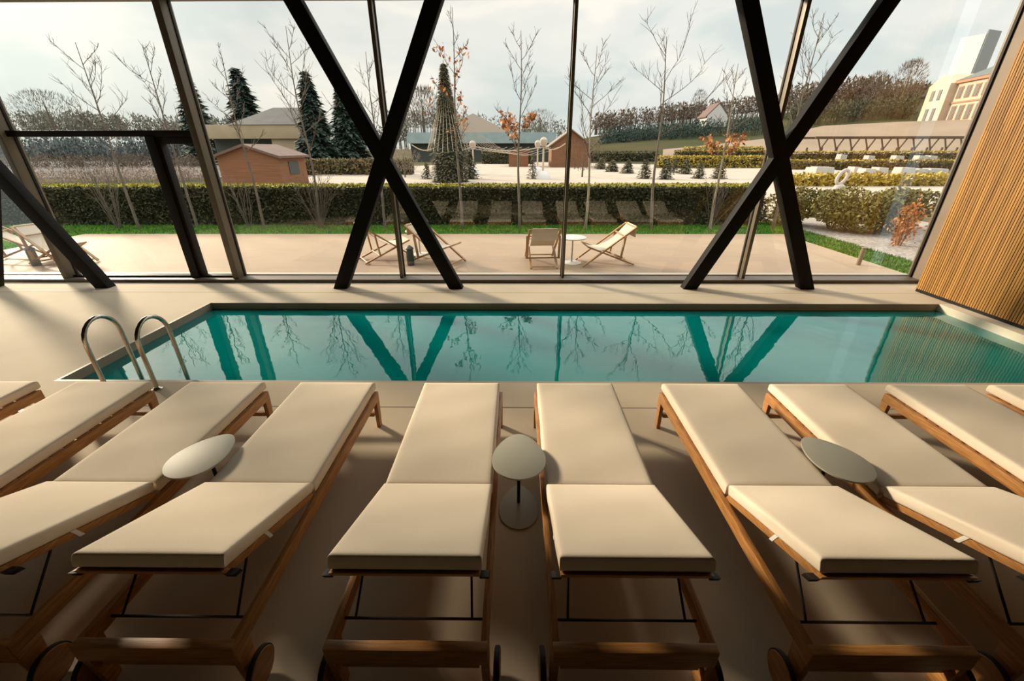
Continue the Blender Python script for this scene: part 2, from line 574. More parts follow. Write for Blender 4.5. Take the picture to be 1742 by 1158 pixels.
# glass wall: sill, mullions, top beam
b = MB()
b.box(RX0, 6.9, GY - 0.22, GY + 0.05, 0, 0.055)
o = struct(b.build('trim_1', 'sill_brown', bevel=0.004))
struct(MB().box(RX0, 6.9, GY + 0.05, GY + 0.16, -0.06, 0.075).build('trim_2', 'sill_outer', bevel=0.004))
struct(MB().box(RX0, 6.9, GY - 0.10, GY + 0.08, 3.945, 4.08).build('trim_3', 'mullion_bronze', bevel=0.004))
MULL = (-10.7, -7.82, -4.84, -1.985, 0.805, 3.905, 6.862)
WIDTH = (0.07, 0.09, 0.10, 0.055, 0.045, 0.055, 0.012)
DEPTH = (0.12, 0.18, 0.18, 0.12, 0.09, 0.12, 0.02)
for i, (x, w, d) in enumerate(zip(MULL, WIDTH, DEPTH)):
    m = MB().box(x - w / 2, x + w / 2, GY - d, GY + 0.06, 0.05, CEIL)
    o = struct(m.build('trim_%d' % (i + 4), 'mullion_bronze', bevel=0.003))
    mm = MB().box(x - w / 2 - 0.012, x + w / 2 + 0.012, GY - 0.02, GY + 0.02, 0.05, CEIL)
    struct(mm.build('glazing_gasket', 'frame_dark', o))
# transom over the left pane and the door
t = MB().box(-7.82, -4.84, GY - 0.10, GY + 0.08, 2.265, 2.35)
o = struct(t.build('trim_11', 'frame_dark', bevel=0.003))
# the door: frame with post, head and a glass leaf
door = thing('door_1', None, None, (0, 0, 0), kind='structure')
fr = MB()
fr.box(-5.66, -5.52, GY - 0.12, GY + 0.05, 0.0, 2.27)
fr.box(-5.52, -4.89, GY - 0.08, GY + 0.05, 2.16, 2.27)
fr.box(-5.52, -4.89, GY - 0.08, GY + 0.05, 0.055, 0.085)
fr.box(-7.78, -5.6, GY - 0.08, GY + 0.05, 0.055, 0.085)
struct(fr.build('door_frame', 'frame_dark', door, bevel=0.004))
lf = MB().box(-5.52, -5.465, GY - 0.09, GY + 0.04, 0.085, 2.16).box(-4.93, -4.885, GY - 0.09, GY + 0.04, 0.085, 2.16)
struct(lf.build('door_stile', 'frame_dark', door, bevel=0.003))
g = MB().add([(-5.47, GY, 0.085), (-4.93, GY, 0.085), (-4.93, GY, 2.16), (-5.47, GY, 2.16)], [(0, 1, 2, 3)])
struct(g.build('glass_pane', 'window_glass', door))


def pane(n, x0, x1, z0, z1, Y=GY):
    g = MB().add([(x0, Y, z0), (x1, Y, z0), (x1, Y, z1), (x0, Y, z1)], [(0, 1, 2, 3)])
    return struct(g.build('window_%d' % n, 'window_glass'))


n = 1
pane(n, -7.78, -5.66, 0.085, 2.265); n += 1
pane(n, -7.78, -4.89, 2.35, 3.945); n += 1
for i in (0, 2, 3, 4, 5):
    pane(n, MULL[i] + WIDTH[i] / 2, MULL[i + 1] - WIDTH[i + 1] / 2, 0.05, 3.945); n += 1
for i in range(6):
    pane(n, MULL[i] + WIDTH[i] / 2, MULL[i + 1] - WIDTH[i + 1] / 2, 4.08, CEIL); n += 1  # unseen panes above the beam, added to let sun reach the loungers
for y0, y1 in ((3.75, 7.0),):
    g = MB().add([(RX0 - 0.08, y0, 0), (RX0 - 0.08, y1, 0), (RX0 - 0.08, y1, CEIL), (RX0 - 0.08, y0, CEIL)], [(0, 1, 2, 3)])
    struct(g.build('window_%d' % n, 'window_glass')); n += 1


# three black steel X braces just inside the glass
def cross_brace(xc, label):
    r = thing('cross_brace', label, 'brace', (xc, 6.58, 0), group='steel braces along the glass wall')
    hw, sp, top = 0.113, 0.955, 3.92
    for s, d in ((1, 0.075), (-1, 0.0765)):
        m = MB().prism([(-s * sp - hw, 0), (-s * sp + hw, 0), (s * sp + hw, top), (s * sp - hw, top)], 'y', -d, d)
        m.build('strut', 'steel_black', r, bevel=0.006)
    return r


cross_brace(-1.945, 'black steel X brace standing before the glass, left of the middle of the hall')
cross_brace(3.80, 'black steel X brace nearest the slatted timber wall')
cross_brace(-7.82, 'black steel brace by the glass door, its slanting foot left of the door')


# ------------------------------------------------------------------ pool ladder
def ladder():
    r = thing('pool_ladder', 'pair of bent steel grab rails at the pool edge', 'pool ladder', (-3.70, 3.38, 0))
    for x in (-0.245, 0.245):
        pts = [(x, 0, 0.0), (x, 0, 0.22), (x, 0, 0.44)]
        R = 0.182
        for k in range(1, 12):
            a = PI - PI * k / 12
            pts.append((x, R + R * math.cos(a), 0.46 + 0.205 * math.sin(a)))
        pts += [(x, 2 * R, 0.44), (x, 2 * R, 0.1), (x, 2 * R, -0.6), (x, 2 * R + 0.02, -1.2)]
        rail = MB().tube(pts, 0.0195, 12).build('grab_rail', 'chrome', r, smooth=True)
        MB().lathe([(0.045, 0.0), (0.045, 0.006), (0.03, 0.012), (0.022, 0.022)], 20, (x, 0, 0)).build('floor_flange', 'chrome', rail, smooth=True)
    for z in (-0.35, -0.65, -0.95):
        MB().box(-0.235, 0.235, 0.345, 0.42, z, z + 0.025).build('step', 'chrome', r, bevel=0.004)
    return r


ladder()


# ------------------------------------------------------------------ sun loungers
def cushion_mesh(w, l, t, r=0.024, seed=0, puff=0.006):
    """A soft upholstered slab, rounded edges, slightly puffed and uneven; origin at its base centre."""
    rng = random.Random(seed)

    def ax(L, n):
        e = [0, 0.12 * r, 0.4 * r, r, 2.2 * r]
        inner = [2.2 * r + (L - 4.4 * r) * k / n for k in range(1, n)]
        s = e + inner + [L - q for q in reversed(e)]
        return s
    xs, ys = ax(w, 10), ax(l, 16)
    ph = [rng.uniform(0, 6.28) for _ in range(6)]

    def top(x, y):
        d = min(x, w - x, y, l - y)
        k = r if d >= r else math.sqrt(max(0, r * r - (r - d) ** 2))
        u, v = 2 * x / w - 1, 2 * y / l - 1
        z = t / 2 - r + k
        edge = min(1, d / 0.06)
        z += edge * (puff * (1 - u * u) * (1 - v ** 4) + 0.0016 * math.sin(9 * x + 5 * y + ph[0]) + 0.0012 * math.sin(17 * y - 7 * x + ph[1]))
        return z
    b = MB()
    nx, ny = len(xs), len(ys)
    wob = lambda y: 0.0022 * math.sin(14 * y + ph[2])
    for s in (1, -1):
        o = len(b.v)
        for j, y in enumerate(ys):
            for i, x in enumerate(xs):
                z = top(x, y)
                z = t / 2 + z if s > 0 else t / 2 - z + (puff if False else 0)
                if s < 0:
                    z = max(z, 0.0)
                sx = wob(y) if i in (0, nx - 1) else 0
                b.v.append((x - w / 2 + sx, y - l / 2, z))
        for j in range(ny - 1):
            for i in range(nx - 1):
                q = (o + j * nx + i, o + j * nx + i + 1, o + (j + 1) * nx + i + 1, o + (j + 1) * nx + i)
                b.f.append(q if s > 0 else q[::-1])
    off = nx * ny
    ring = [i for i in range(nx)] + [j * nx + nx - 1 for j in range(1, ny)] + [(ny - 1) * nx + i for i in range(nx - 2, -1, -1)] + [j * nx for j in range(ny - 2, 0, -1)]
    for k in range(len(ring)):
        a, c = ring[k], ring[(k + 1) % len(ring)]
        b.f.append((a, off + a, off + c, c))
    return b


HW = 0.327                    # half width over the rails
BACK = math.radians(21.5)
HINGE = (1.745, 0.300)        # world Y, z of the backrest hinge


def lounger(x, label):
    """Teak lounger: foot at the pool (Y 2.86), wheeled head end towards the viewer (Y 0.95)."""
    r = thing('sun_lounger', label, 'sun lounger', (x, 1.9, 0), group='sun loungers in a row along the pool')
    Y = lambda y: y - 1.9
    for s in (-1, 1):
        xo = s * (HW - 0.015)
        MB().box(xo - 0.015, xo + 0.015, Y(0.955), Y(2.862), 0.238, 0.308).build('side_rail', 'teak', r, bevel=0.004)
        # foot leg, slightly raked
        MB().prism([(Y(2.795), 0.0), (Y(2.838), 0.0), (Y(2.862), 0.24), (Y(2.795), 0.24)], 'x', xo - 0.015, xo + 0.015).build('foot_leg', 'teak', r, bevel=0.003)
        MB().prism([(Y(0.975), 0.0), (Y(1.03), 0.0), (Y(1.05), 0.24), (Y(0.957), 0.24)], 'x', xo - 0.015, xo + 0.015).build('head_leg', 'teak', r, bevel=0.003)
        wx = s * (HW + 0.032)
        wh = MB()
        prof = [(0.004, -0.014), (0.078, -0.014), (0.081, -0.011), (0.081, 0.011), (0.078, 0.014), (0.004, 0.014)]
        wh.lathe(prof, 28)
        wh.v = [(z + wx, y_ + Y(1.0), x_ + 0.088) for x_, y_, z in wh.v]
        wo_ = wh.build('wheel', 'teak', r, smooth=True)
        ty = MB()
        ty.lathe([(0.081, -0.011), (0.087, -0.009), (0.087, 0.009), (0.081, 0.011)], 28)
        ty.f = ty.f[:-2]
        ty.v = [(z + wx, y_ + Y(1.0), x_ + 0.088) for x_, y_, z in ty.v]
        ty.build('tyre', 'black_rubber', wo_, smooth=True)
    MB().box(-HW + 0.002, HW - 0.002, Y(0.952), Y(0.992), 0.215, 0.31).build('head_beam', 'teak_cross', r, bevel=0.004)
    MB().box(-HW + 0.04, HW - 0.04, Y(0.985), Y(1.02), 0.13, 0.185).build('axle_beam', 'teak_cross', r, bevel=0.003)
    MB().box(-HW + 0.04, HW - 0.04, Y(2.80), Y(2.835), 0.10, 0.135).build('foot_stretcher', 'teak_cross', r, bevel=0.003)
    MB().box(-HW + 0.04, HW - 0.04, Y(2.815), Y(2.86), 0.24, 0.305).build('foot_beam', 'teak_cross', r, bevel=0.003)
    # slats of the flat part
    sl = MB()
    for k in range(11):
        yy = 1.79 + k * 0.093
        sl.box(-HW + 0.025, HW - 0.025, Y(yy), Y(yy + 0.06), 0.294, 0.3095)
    sl.build('slat_base', 'teak_cross', r)
    # raised backrest
    ca, sa = math.cos(BACK), math.sin(BACK)

    def bk(u, w_):
        """Point u metres up the backrest, w_ above its lower face."""
        return (Y(HINGE[0] - u * ca + w_ * sa * -1), HINGE[1] + u * sa + w_ * ca)
    bf = thing_part('backrest', r)
    for s in (-1, 1):
        xo = s * (HW - 0.0455)
        p = [bk(-0.02, -0.006), bk(0.69, -0.006), bk(0.69, 0.042), bk(-0.02, 0.042)]
        MB().prism(p, 'x', xo - 0.014, xo + 0.014).build('backrest_rail', 'teak', bf, bevel=0.003)
        # outer stub of the end bar
    p = [bk(0.675, 0.004), bk(0.708, 0.004), bk(0.708, 0.040), bk(0.675, 0.040)]
    MB().prism(p, 'x', -HW + 0.03, HW - 0.03).build('end_bar', 'teak_cross', bf, bevel=0.003)
    for s in (-1, 1):
        p = [bk(0.668, -0.016), bk(0.712, -0.016), bk(0.712, 0.014), bk(0.668, 0.014)]
        MB().prism(p, 'x', s * (HW - 0.034), s * (HW + 0.004)).build('rest_block', 'frame_dark', bf, bevel=0.003)
    sl = MB()
    for k in range(7):
        u = 0.03 + k * 0.09
        p = [bk(u, 0.030), bk(u + 0.06, 0.030), bk(u + 0.06, 0.0435), bk(u, 0.0435)]
        sl.prism(p, 'x', -HW + 0.06, HW - 0.06)
    sl.build('backrest_slats', 'teak_cross', bf)
    # metal prop bracket under the backrest, standing on a bar between the rails
    pb = MB()
    for s in (-1, 1):
        y1, z1 = bk(0.47, 0.004)
        pb.tube([(s * 0.25, Y(1.10), 0.272), (s * 0.235, y1, z1)], 0.0055, 8)
    pb.tube([(-HW + 0.03, Y(1.10), 0.27), (HW - 0.03, Y(1.10), 0.27)], 0.006, 8)
    pb.build('prop_bracket', 'rod_metal', r, smooth=True)
    # cushions
    seed = int(abs(x) * 1000)
    cw = 0.612
    sc = cushion_mesh(cw, 1.125, 0.072, r=0.02, seed=seed).build('seat_cushion', 'cushion_fabric', r, smooth=True, angle=1.2)
    sc.location = (0, Y(2.325), 0.3095)
    bc = cushion_mesh(cw - 0.006, 0.70, 0.066, r=0.015, seed=seed + 7, puff=0.007).build('back_cushion', 'cushion_fabric', r, smooth=True, angle=1.2)
    y0, z0 = bk(0.345, 0.0445)
    bc.location = (0, y0, z0)
    bc.rotation_euler = (-BACK, 0, 0)
    # white tie straps that hold the cushion to the backrest rails
    for s in (-1, 1):
        p = [bk(0.40, -0.012), bk(0.425, -0.012), bk(0.425, 0.05), bk(0.40, 0.05)]
        MB().prism(p, 'x', s * (HW - 0.0335), s * (HW - 0.029)).build('tie_strap', 'label_white', bf, bevel=0.001)
    return r


def thing_part(name, parent):
    o = bpy.data.objects.new(name, None)
    o.empty_display_size = 0.1
    C.objects.link(o)
    o.parent = parent
    return o


LX = (-4.217, -3.285, -2.347, -1.447, -0.435, 0.475, 1.487, 2.345, 3.290, 4.095)
LL = ('wooden lounger cut by the left edge of the photo, only a foot corner in view',
      'wooden lounger with cream cushions whose foot stands in front of the ladder rails',
      'wooden lounger left of the left pebble-shaped table, touching it',
      'wooden lounger right of the left pebble-shaped table',
      'wooden lounger with cream cushions directly left of the middle pebble-shaped table',
      'wooden lounger right of the middle pebble-shaped table',
      'wooden lounger left of the right pebble-shaped table',
      'wooden lounger right of the right pebble-shaped table, partly behind it',
      'second wooden lounger from the slatted timber wall, only its lower end in view',
      'wooden lounger closest to the slatted timber wall, only a foot corner in view')
for x, l in zip(LX, LL):
    lounger(x, l)


# ------------------------------------------------------------------ pebble tables
def pebble(w, l, n=48):
    """Rounded triangle outline, blunt tip towards +y."""
    out = []
    for k in range(n):
        a = 2 * PI * k / n
        y = math.sin(a)
        x = math.cos(a) * (1 - 0.20 * y - 0.06 * y * y)
        out.append((x * w / 2, y * l / 2))
    return out


def side_table(x, y, rz, label):
    r = thing('side_table', label, 'side table', (x, y, 0), rz, group='pebble tables between the loungers')
    for nm, w, l, z0, z1, dy in (('table_top', 0.315, 0.405, 0.412, 0.424, 0), ('base_plate', 0.245, 0.36, 0.0, 0.010, 0.0)):
        MB().prism([(px, py + dy) for px, py in pebble(w, l)], 'z', z0, z1).build(nm, 'table_paint', r, bevel=0.003)
    MB().tube([(0, 0.03, 0.008), (0, 0.03, 0.413)], 0.011, 14).build('stem', 'rod_metal', r, smooth=True)
    return r


side_table(0.02, 1.965, 0.0, 'grey pebble-shaped side table between the two middle loungers')
side_table(-1.895, 1.955, -0.25, 'pale grey pebble-shaped side table in the left half of the lounger row')
side_table(1.905, 1.955, 0.3, 'grey pebble-shaped side table in the right half of the lounger row')

# ------------------------------------------------------------------ terrace and garden ground
TZ = -0.05
struct(MB().box(-12.0, 7.3, GY + 0.12, 11.55, TZ - 0.1, TZ).build('terrace', 'terrace_wood'))
b = MB()
b.add([(-700, 6.0, -0.09), (700, 6.0, -0.09), (700, 900, -0.09), (-700, 900, -0.09)], [(0, 1, 2, 3)])
struct(b.build('ground', 'ground_earth'))
b = MB()
b.add([(-40, 11.55, -0.06), (8.25, 11.55, -0.06), (8.25, 13.6, -0.06), (-40, 13.6, -0.06)], [(0, 1, 2, 3)])
b.add([(7.3, GY + 0.1, -0.06), (8.25, GY + 0.1, -0.06), (8.25, 11.55, -0.06), (7.3, 11.55, -0.06)], [(0, 1, 2, 3)])
b.add([(-40, GY + 0.1, -0.06), (-12.0, GY + 0.1, -0.06), (-12.0, 11.55, -0.06), (-40, 11.55, -0.06)], [(0, 1, 2, 3)])
lawn = struct(b.build('lawn', 'lawn'))
rng = random.Random(3)
g = MB()
for k in range(16000):
    u = rng.random()
    if u < 0.72:
        x, y = rng.uniform(-18, 8.25), rng.uniform(11.57, 13.1)
    elif u < 0.9:
        x, y = rng.uniform(7.32, 8.25), rng.uniform(GY + 0.15, 11.6)
    else:
        x, y = rng.uniform(-18, -12.02), rng.uniform(GY + 0.15, 11.6)
    a = rng.uniform(0, PI)
    h = rng.uniform(0.03, 0.07)
    dx, dy = math.cos(a) * 0.012, math.sin(a) * 0.012
    tx, ty = rng.gauss(0, 0.015), rng.gauss(0, 0.015)
    g.add([(x - dx, y - dy, -0.06), (x + dx, y + dy, -0.06), (x + tx, y + ty, -0.06 + h)], [(0, 1, 2)])
tag(g.build('grass', 'grass_blades'), 'short green lawn grass around the pale terrace', 'grass', kind='stuff')
b = MB()
b.add([(8.25, GY + 0.1, -0.055), (13.0, GY + 0.1, -0.055), (13.0, 14.5, -0.055), (8.25, 14.5, -0.055)], [(0, 1, 2, 3)])
struct(b.build('gravel_bed', 'white_gravel'))
land0 = MB()
land0.add([tuple(at(490, 292, 37.5))[:2] + (-0.05,), tuple(at(700, 281, 52))[:2] + (-0.05,), tuple(at(700, 275, 60))[:2] + (-0.05,), tuple(at(490, 283, 48))[:2] + (-0.05,)], [(0, 1, 2, 3)])
struct(land0.build('lawn_strip', 'lawn'))
b = MB()
b.add([(-16, 15.5, -0.06), (30, 15.5, -0.06), (34, 52, -0.06), (4, 75, -0.06), (-22, 52, -0.06)], [(0, 1, 2, 3, 4)])
struct(b.build('plaza', 'plaza_gravel'))


# ------------------------------------------------------------------ hedges and shrubs
def hedge(name, label, cat, x0, x1, y0, y1, h, leaf_n, leaf='hedge_leaf', top='hedge_sunlit_leaf', size=0.06, seed=1, core='hedge_core', topn=None, z0=-0.06, loc=None, rotz=0, group=None):
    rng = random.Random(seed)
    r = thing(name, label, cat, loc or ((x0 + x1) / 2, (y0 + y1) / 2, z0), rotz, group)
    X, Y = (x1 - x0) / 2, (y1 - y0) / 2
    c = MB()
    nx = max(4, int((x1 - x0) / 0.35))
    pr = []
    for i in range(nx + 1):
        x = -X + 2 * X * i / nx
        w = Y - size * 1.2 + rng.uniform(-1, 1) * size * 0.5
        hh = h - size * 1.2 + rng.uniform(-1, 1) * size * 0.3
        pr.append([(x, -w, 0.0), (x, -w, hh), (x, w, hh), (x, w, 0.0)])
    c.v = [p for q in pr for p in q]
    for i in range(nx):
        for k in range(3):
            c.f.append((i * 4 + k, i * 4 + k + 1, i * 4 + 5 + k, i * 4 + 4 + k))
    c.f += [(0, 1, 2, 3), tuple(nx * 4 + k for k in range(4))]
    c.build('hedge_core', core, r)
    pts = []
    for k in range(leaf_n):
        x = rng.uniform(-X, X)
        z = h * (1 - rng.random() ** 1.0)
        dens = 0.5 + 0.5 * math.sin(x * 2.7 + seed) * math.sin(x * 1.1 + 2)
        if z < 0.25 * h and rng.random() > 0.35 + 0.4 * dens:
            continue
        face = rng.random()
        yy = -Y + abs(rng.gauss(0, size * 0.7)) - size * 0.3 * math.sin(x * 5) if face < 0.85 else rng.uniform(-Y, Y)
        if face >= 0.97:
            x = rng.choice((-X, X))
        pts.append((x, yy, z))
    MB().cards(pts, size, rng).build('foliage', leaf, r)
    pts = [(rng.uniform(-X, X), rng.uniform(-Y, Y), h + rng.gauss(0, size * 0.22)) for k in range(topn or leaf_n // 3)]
    MB().cards(pts, size, rng).build('top_leaves', top, r)
    return r


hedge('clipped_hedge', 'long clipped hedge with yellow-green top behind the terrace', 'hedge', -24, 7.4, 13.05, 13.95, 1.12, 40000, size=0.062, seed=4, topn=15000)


def bush(label, x, y, rx, ry, h, n, leaf, seed, size=0.07, z0=-0.06, name='leafy_shrub', cat='shrub', group=None, core=True, twig='twig_brown'):
    rng = random.Random(seed)
    r = thing(name, label, cat, (x, y, z0), group=group)
    pts = []
    lobes = [(rng.uniform(-0.5, 0.5) * rx, rng.uniform(-0.5, 0.5) * ry, rng.uniform(0.35, 0.75) * h, rng.uniform(0.4, 0.62)) for _ in range(9)]
    while len(pts) < n:
        lx, ly, lz, k = lobes[rng.randrange(9)]
        d = Vector((rng.gauss(0, 1), rng.gauss(0, 1), rng.gauss(0, 1))).normalized() * rng.uniform(0.75, 1.05)
        p = (lx + d.x * rx * k, ly + d.y * ry * k, lz + d.z * h * k * 0.75)
        if p[2] > 0.02:
            pts.append(p)
    MB().cards(pts, size, rng).build('foliage', leaf, r)
    if core:
        s = MB()
        for k in range(14):
            a = rng.uniform(0, 2 * PI)
            e = Vector((math.cos(a) * rx * 0.6, math.sin(a) * ry * 0.6, h * rng.uniform(0.5, 0.85)))
            s.tube([(0.05 * math.cos(a), 0.05 * math.sin(a), 0), e * 0.5 + Vector((0, 0, 0.1 * h)), e], [0.014, 0.01, 0.004], 5, False)
        s.build('stems', twig, r)
    return r


# ------------------------------------------------------------------ bare trees
def bare_tree(label, base, top, seed, n=11, reach=0.30, start=0.33, r0=0.045, leaves=0, leaf_zone=(0.3, 0.75), bark='bark_grey', twig='twig_brown',
              name='bare_tree', group='young bare trees around the hedge', rise=1.0, thick=1.0, leaf_size=0.09, cat='tree'):
    """A leafless tree from base to top (world points): slim trunk, ascending branches, fine twigs."""
    rng = random.Random(seed)
    base, top = Vector(base), Vector(top)
    r = thing(name, label, cat, base, group=group)
    ax = top - base
    H = ax.length
    K = 9
    pts = []
    wx, wy = rng.uniform(0, 6), rng.uniform(0, 6)
    for i in range(K + 1):
        t = i / K
        wig = 0.012 * H * math.sin(PI * t)
        pts.append(ax * t + Vector((wig * math.sin(wx + 5 * t), wig * math.cos(wy + 6 * t), 0)))
    rads = [r0 * thick * (1 - 0.86 * (i / K) ** 0.8) for i in range(K + 1)]
    MB().tube(pts, rads, 8).build('trunk', bark, r, smooth=True)

    def on_trunk(t):
        f = t * K
        i = min(int(f), K - 1)
        return pts[i].lerp(pts[i + 1], f - i)
    br = MB()
    tips = []
    az = rng.uniform(0, 6)
    for k in range(n):
        t = start + (0.93 - start) * (k + rng.uniform(0, 0.7)) / n
        az += 2.4 + rng.uniform(-0.5, 0.5)
        L = H * reach * (1.12 - 0.75 * t) * rng.uniform(0.75, 1.2)
        d = Vector((math.cos(az), math.sin(az), rise * rng.uniform(0.55, 1.1))).normalized()
        p = on_trunk(t)
        q = [p]
        rr = [max(0.0065, r0 * thick * 0.42 * (1.1 - t))]
        S = 5
        for s in range(S):
            d = (d + Vector((rng.gauss(0, 0.13), rng.gauss(0, 0.13), 0.09 * rise))).normalized()
            p = p + d * L / S
            q.append(p)
            rr.append(rr[0] * (1 - 0.75 * (s + 1) / S) + 0.0012)
        br.tube(q, rr, 5, False)
        tips.append(p)
        for s in range(1, S):
            for _ in range(2 if s < S - 1 else 3):
                sd = (d + Vector((rng.gauss(0, 0.75), rng.gauss(0, 0.75), rng.uniform(0.1, 0.7)))).normalized()
                l2 = L * rng.uniform(0.16, 0.42)
                a = q[s].lerp(q[s + 1], rng.random())
                m = a + sd * l2 * 0.5
                e = m + (sd + Vector((rng.gauss(0, 0.2), rng.gauss(0, 0.2), 0.22))).normalized() * l2 * 0.5
                br.tube([a, m, e], [0.0055 * thick, 0.0042 * thick, 0.0022 * thick], 4, False)
                tips += [m, e]
                if rng.random() < 0.6:
                    s2 = (sd + Vector((rng.gauss(0, 0.8), rng.gauss(0, 0.8), rng.uniform(0, 0.6)))).normalized()
                    br.tube([m, m + s2 * l2 * 0.5], [0.0035 * thick, 0.0018 * thick], 3, False)
    br.build('branches', twig, r)
    if leaves:
        zs = [p for p in tips if leaf_zone[0] * H < p.z < leaf_zone[1] * H] or tips
        lp = []
        for k in range(leaves):
            p = rng.choice(zs)
            lp.append(p + Vector((rng.gauss(0, 0.05), rng.gauss(0, 0.05), rng.gauss(0, 0.05))))
        MB().cards(lp, leaf_size, rng).build('leaves', 'orange_leaf', r)
    return r


def tree_px(label, bx, top_px, Y, seed, **kw):
    b_ = at(bx, 386, Y)
    b_.z = -0.06
    return bare_tree(label, b_, at(top_px[0], top_px[1], Y), seed, **kw)


tree_px('young bare tree with spreading crown above the transom, first from the left', 236, (128, 72), 12.4, 11, n=13, reach=0.36, start=0.42)
tree_px('young bare tree above the glass door, second from the left', 336, (242, 78), 12.6, 12, n=12, reach=0.30, start=0.42)
tree_px('slim bare tree just right of the door mullion, in front of the brown hut', 449, (376, 92), 12.4, 13, n=11, reach=0.26, start=0.45)
tree_px('tall bare tree left of the leftmost X crossing, fan of fine branches', 546, (486, 44), 12.6, 14, n=14, reach=0.34, start=0.40)
tree_px('thin bare tree seen behind the mullion above the X crossing', 655, (622, 88), 12.6, 15, n=9, reach=0.26, start=0.45)
tree_px('slim bare tree beside the Christmas tree with a few rust leaves', 786, (769, 12), 12.4, 16, n=12, reach=0.2, start=0.35, leaves=140, leaf_zone=(0.5, 0.85), leaf_size=0.07)
tree_px('young oak with a cluster of orange leaves left of the thin middle mullion', 884, (886, 52), 12.4, 17, n=12, reach=0.27, start=0.42, leaves=190, leaf_zone=(0.42, 0.62))
tree_px('pale bare tree right of the thin middle mullion', 996, (1016, 78), 12.4, 18, n=12, reach=0.34, start=0.42, bark='bark_pale')
tree_px('bare tree with wide curved limbs halfway between the middle mullion and the right X', 1108, (1134, 62), 12.4, 19, n=8, reach=0.50, start=0.50, r0=0.055, bark='bark_grey', rise=0.75)
tree_px('young oak with orange leaves left of the right X brace', 1208, (1256, 108), 12.4, 20, n=12, reach=0.30, start=0.40, leaves=150, leaf_zone=(0.36, 0.6), bark='bark_pale')
tree_px('bare tree seen through the right X brace, upright twigs above the pergola', 1315, (1402, 22), 12.5, 21, n=13, reach=0.30, start=0.45, rise=1.5)


def twig_shrub(label, x, y, h, n, seed, spread=0.5, col='twig_brown', name='bare_shrub', rad=0.012, leaves=0):
    rng = random.Random(seed)
    r = thing(name, label, 'shrub', (x, y, -0.06), group='bare shrubs in front of the hedge')
    s = MB()
    tips = []
    for k in range(n):
        a = rng.uniform(0, 2 * PI)
        sp = rng.uniform(0.1, spread)
        d = Vector((math.cos(a) * sp, math.sin(a) * sp * 0.5, 1)).normalized()
        L = h * rng.uniform(0.65, 1.05)
        p = Vector((math.cos(a) * 0.05, math.sin(a) * 0.05, 0))
        q = [p]
        for i in range(4):
            d = (d + Vector((rng.gauss(0, 0.08), rng.gauss(0, 0.05), 0))).normalized()
            p = p + d * L / 4
            q.append(p)
        s.tube(q, [rad, rad * 0.8, rad * 0.6, rad * 0.45, rad * 0.25], 5, False)
        for i in (1, 2, 3):
            for _ in range(2):
                sd = (d + Vector((rng.gauss(0, 0.5), rng.gauss(0, 0.4), rng.uniform(0, 0.4)))).normalized()
                e = q[i] + sd * L * rng.uniform(0.15, 0.35)
                s.tube([q[i], e], [rad * 0.4, rad * 0.2], 4, False)
                tips.append(e)
    s.build('stems', col, r)
    if leaves:
        MB().cards([rng.choice(tips) + Vector((rng.gauss(0, 0.04), rng.gauss(0, 0.04), rng.gauss(0, 0.04))) for _ in range(leaves)], 0.05, rng).build('leaves', 'orange_leaf', r)
    return r


p = at(545, 386, 12.5); twig_shrub('fan-shaped bare shrub left of the left X brace foot, before the hedge', p.x, 12.5, 1.75, 15, 31, 0.55)
p = at(1207, 384, 12.6); twig_shrub('fan-shaped bare shrub left of the right X brace, before the hedge', p.x, 12.6, 1.45, 14, 32, 0.65)
p = at(203, 388, 12.5); twig_shrub('reddish bare shrub before the hedge left of the glass door', p.x, 12.5, 1.9, 13, 33, 0.3, col='bark_grey')
p = at(425, 386, 12.6); twig_shrub('thin bare shrub before the hedge right of the door mullion', p.x, 12.6, 1.5, 8, 34, 0.25, col='bark_grey')

# shrubs on the right, beyond the lawn strip
bush('olive leafy shrub behind the right X brace, at the end of the hedge', 8.35, 13.2, 0.85, 0.7, 1.05, 4200, 'shrub_leaf', 41, 0.065)
bush('broad olive shrub right of the right X brace', 9.15, 12.4, 0.85, 0.8, 1.1, 4200, 'shrub_leaf', 42, 0.065)
bush('yellowish shrub left of the orange-tipped bush', 9.75, 11.6, 0.75, 0.8, 1.08, 4000, 'shrub_leaf', 43, 0.065)
bush('green shrub in the window corner beside the timber wall', 10.4, 9.9, 0.55, 0.8, 1.0, 2600, 'shrub_leaf', 45, 0.075)
bush('green shrub low beside the beige wall return', 9.55, 8.8, 0.4, 0.5, 0.75, 900, 'shrub_leaf', 46, 0.07)
p = at(1490, 410, 9.9)
bush('rust orange leafy bush over the white gravel', 9.25, 10.15, 0.42, 0.42, 1.05, 420, 'orange_leaf', 47, 0.06, twig='rust_twig')
bush('second rank olive shrub above the white gravel bed', 10.9, 12.4, 1.0, 0.8, 1.1, 3600, 'shrub_leaf', 48, 0.08)


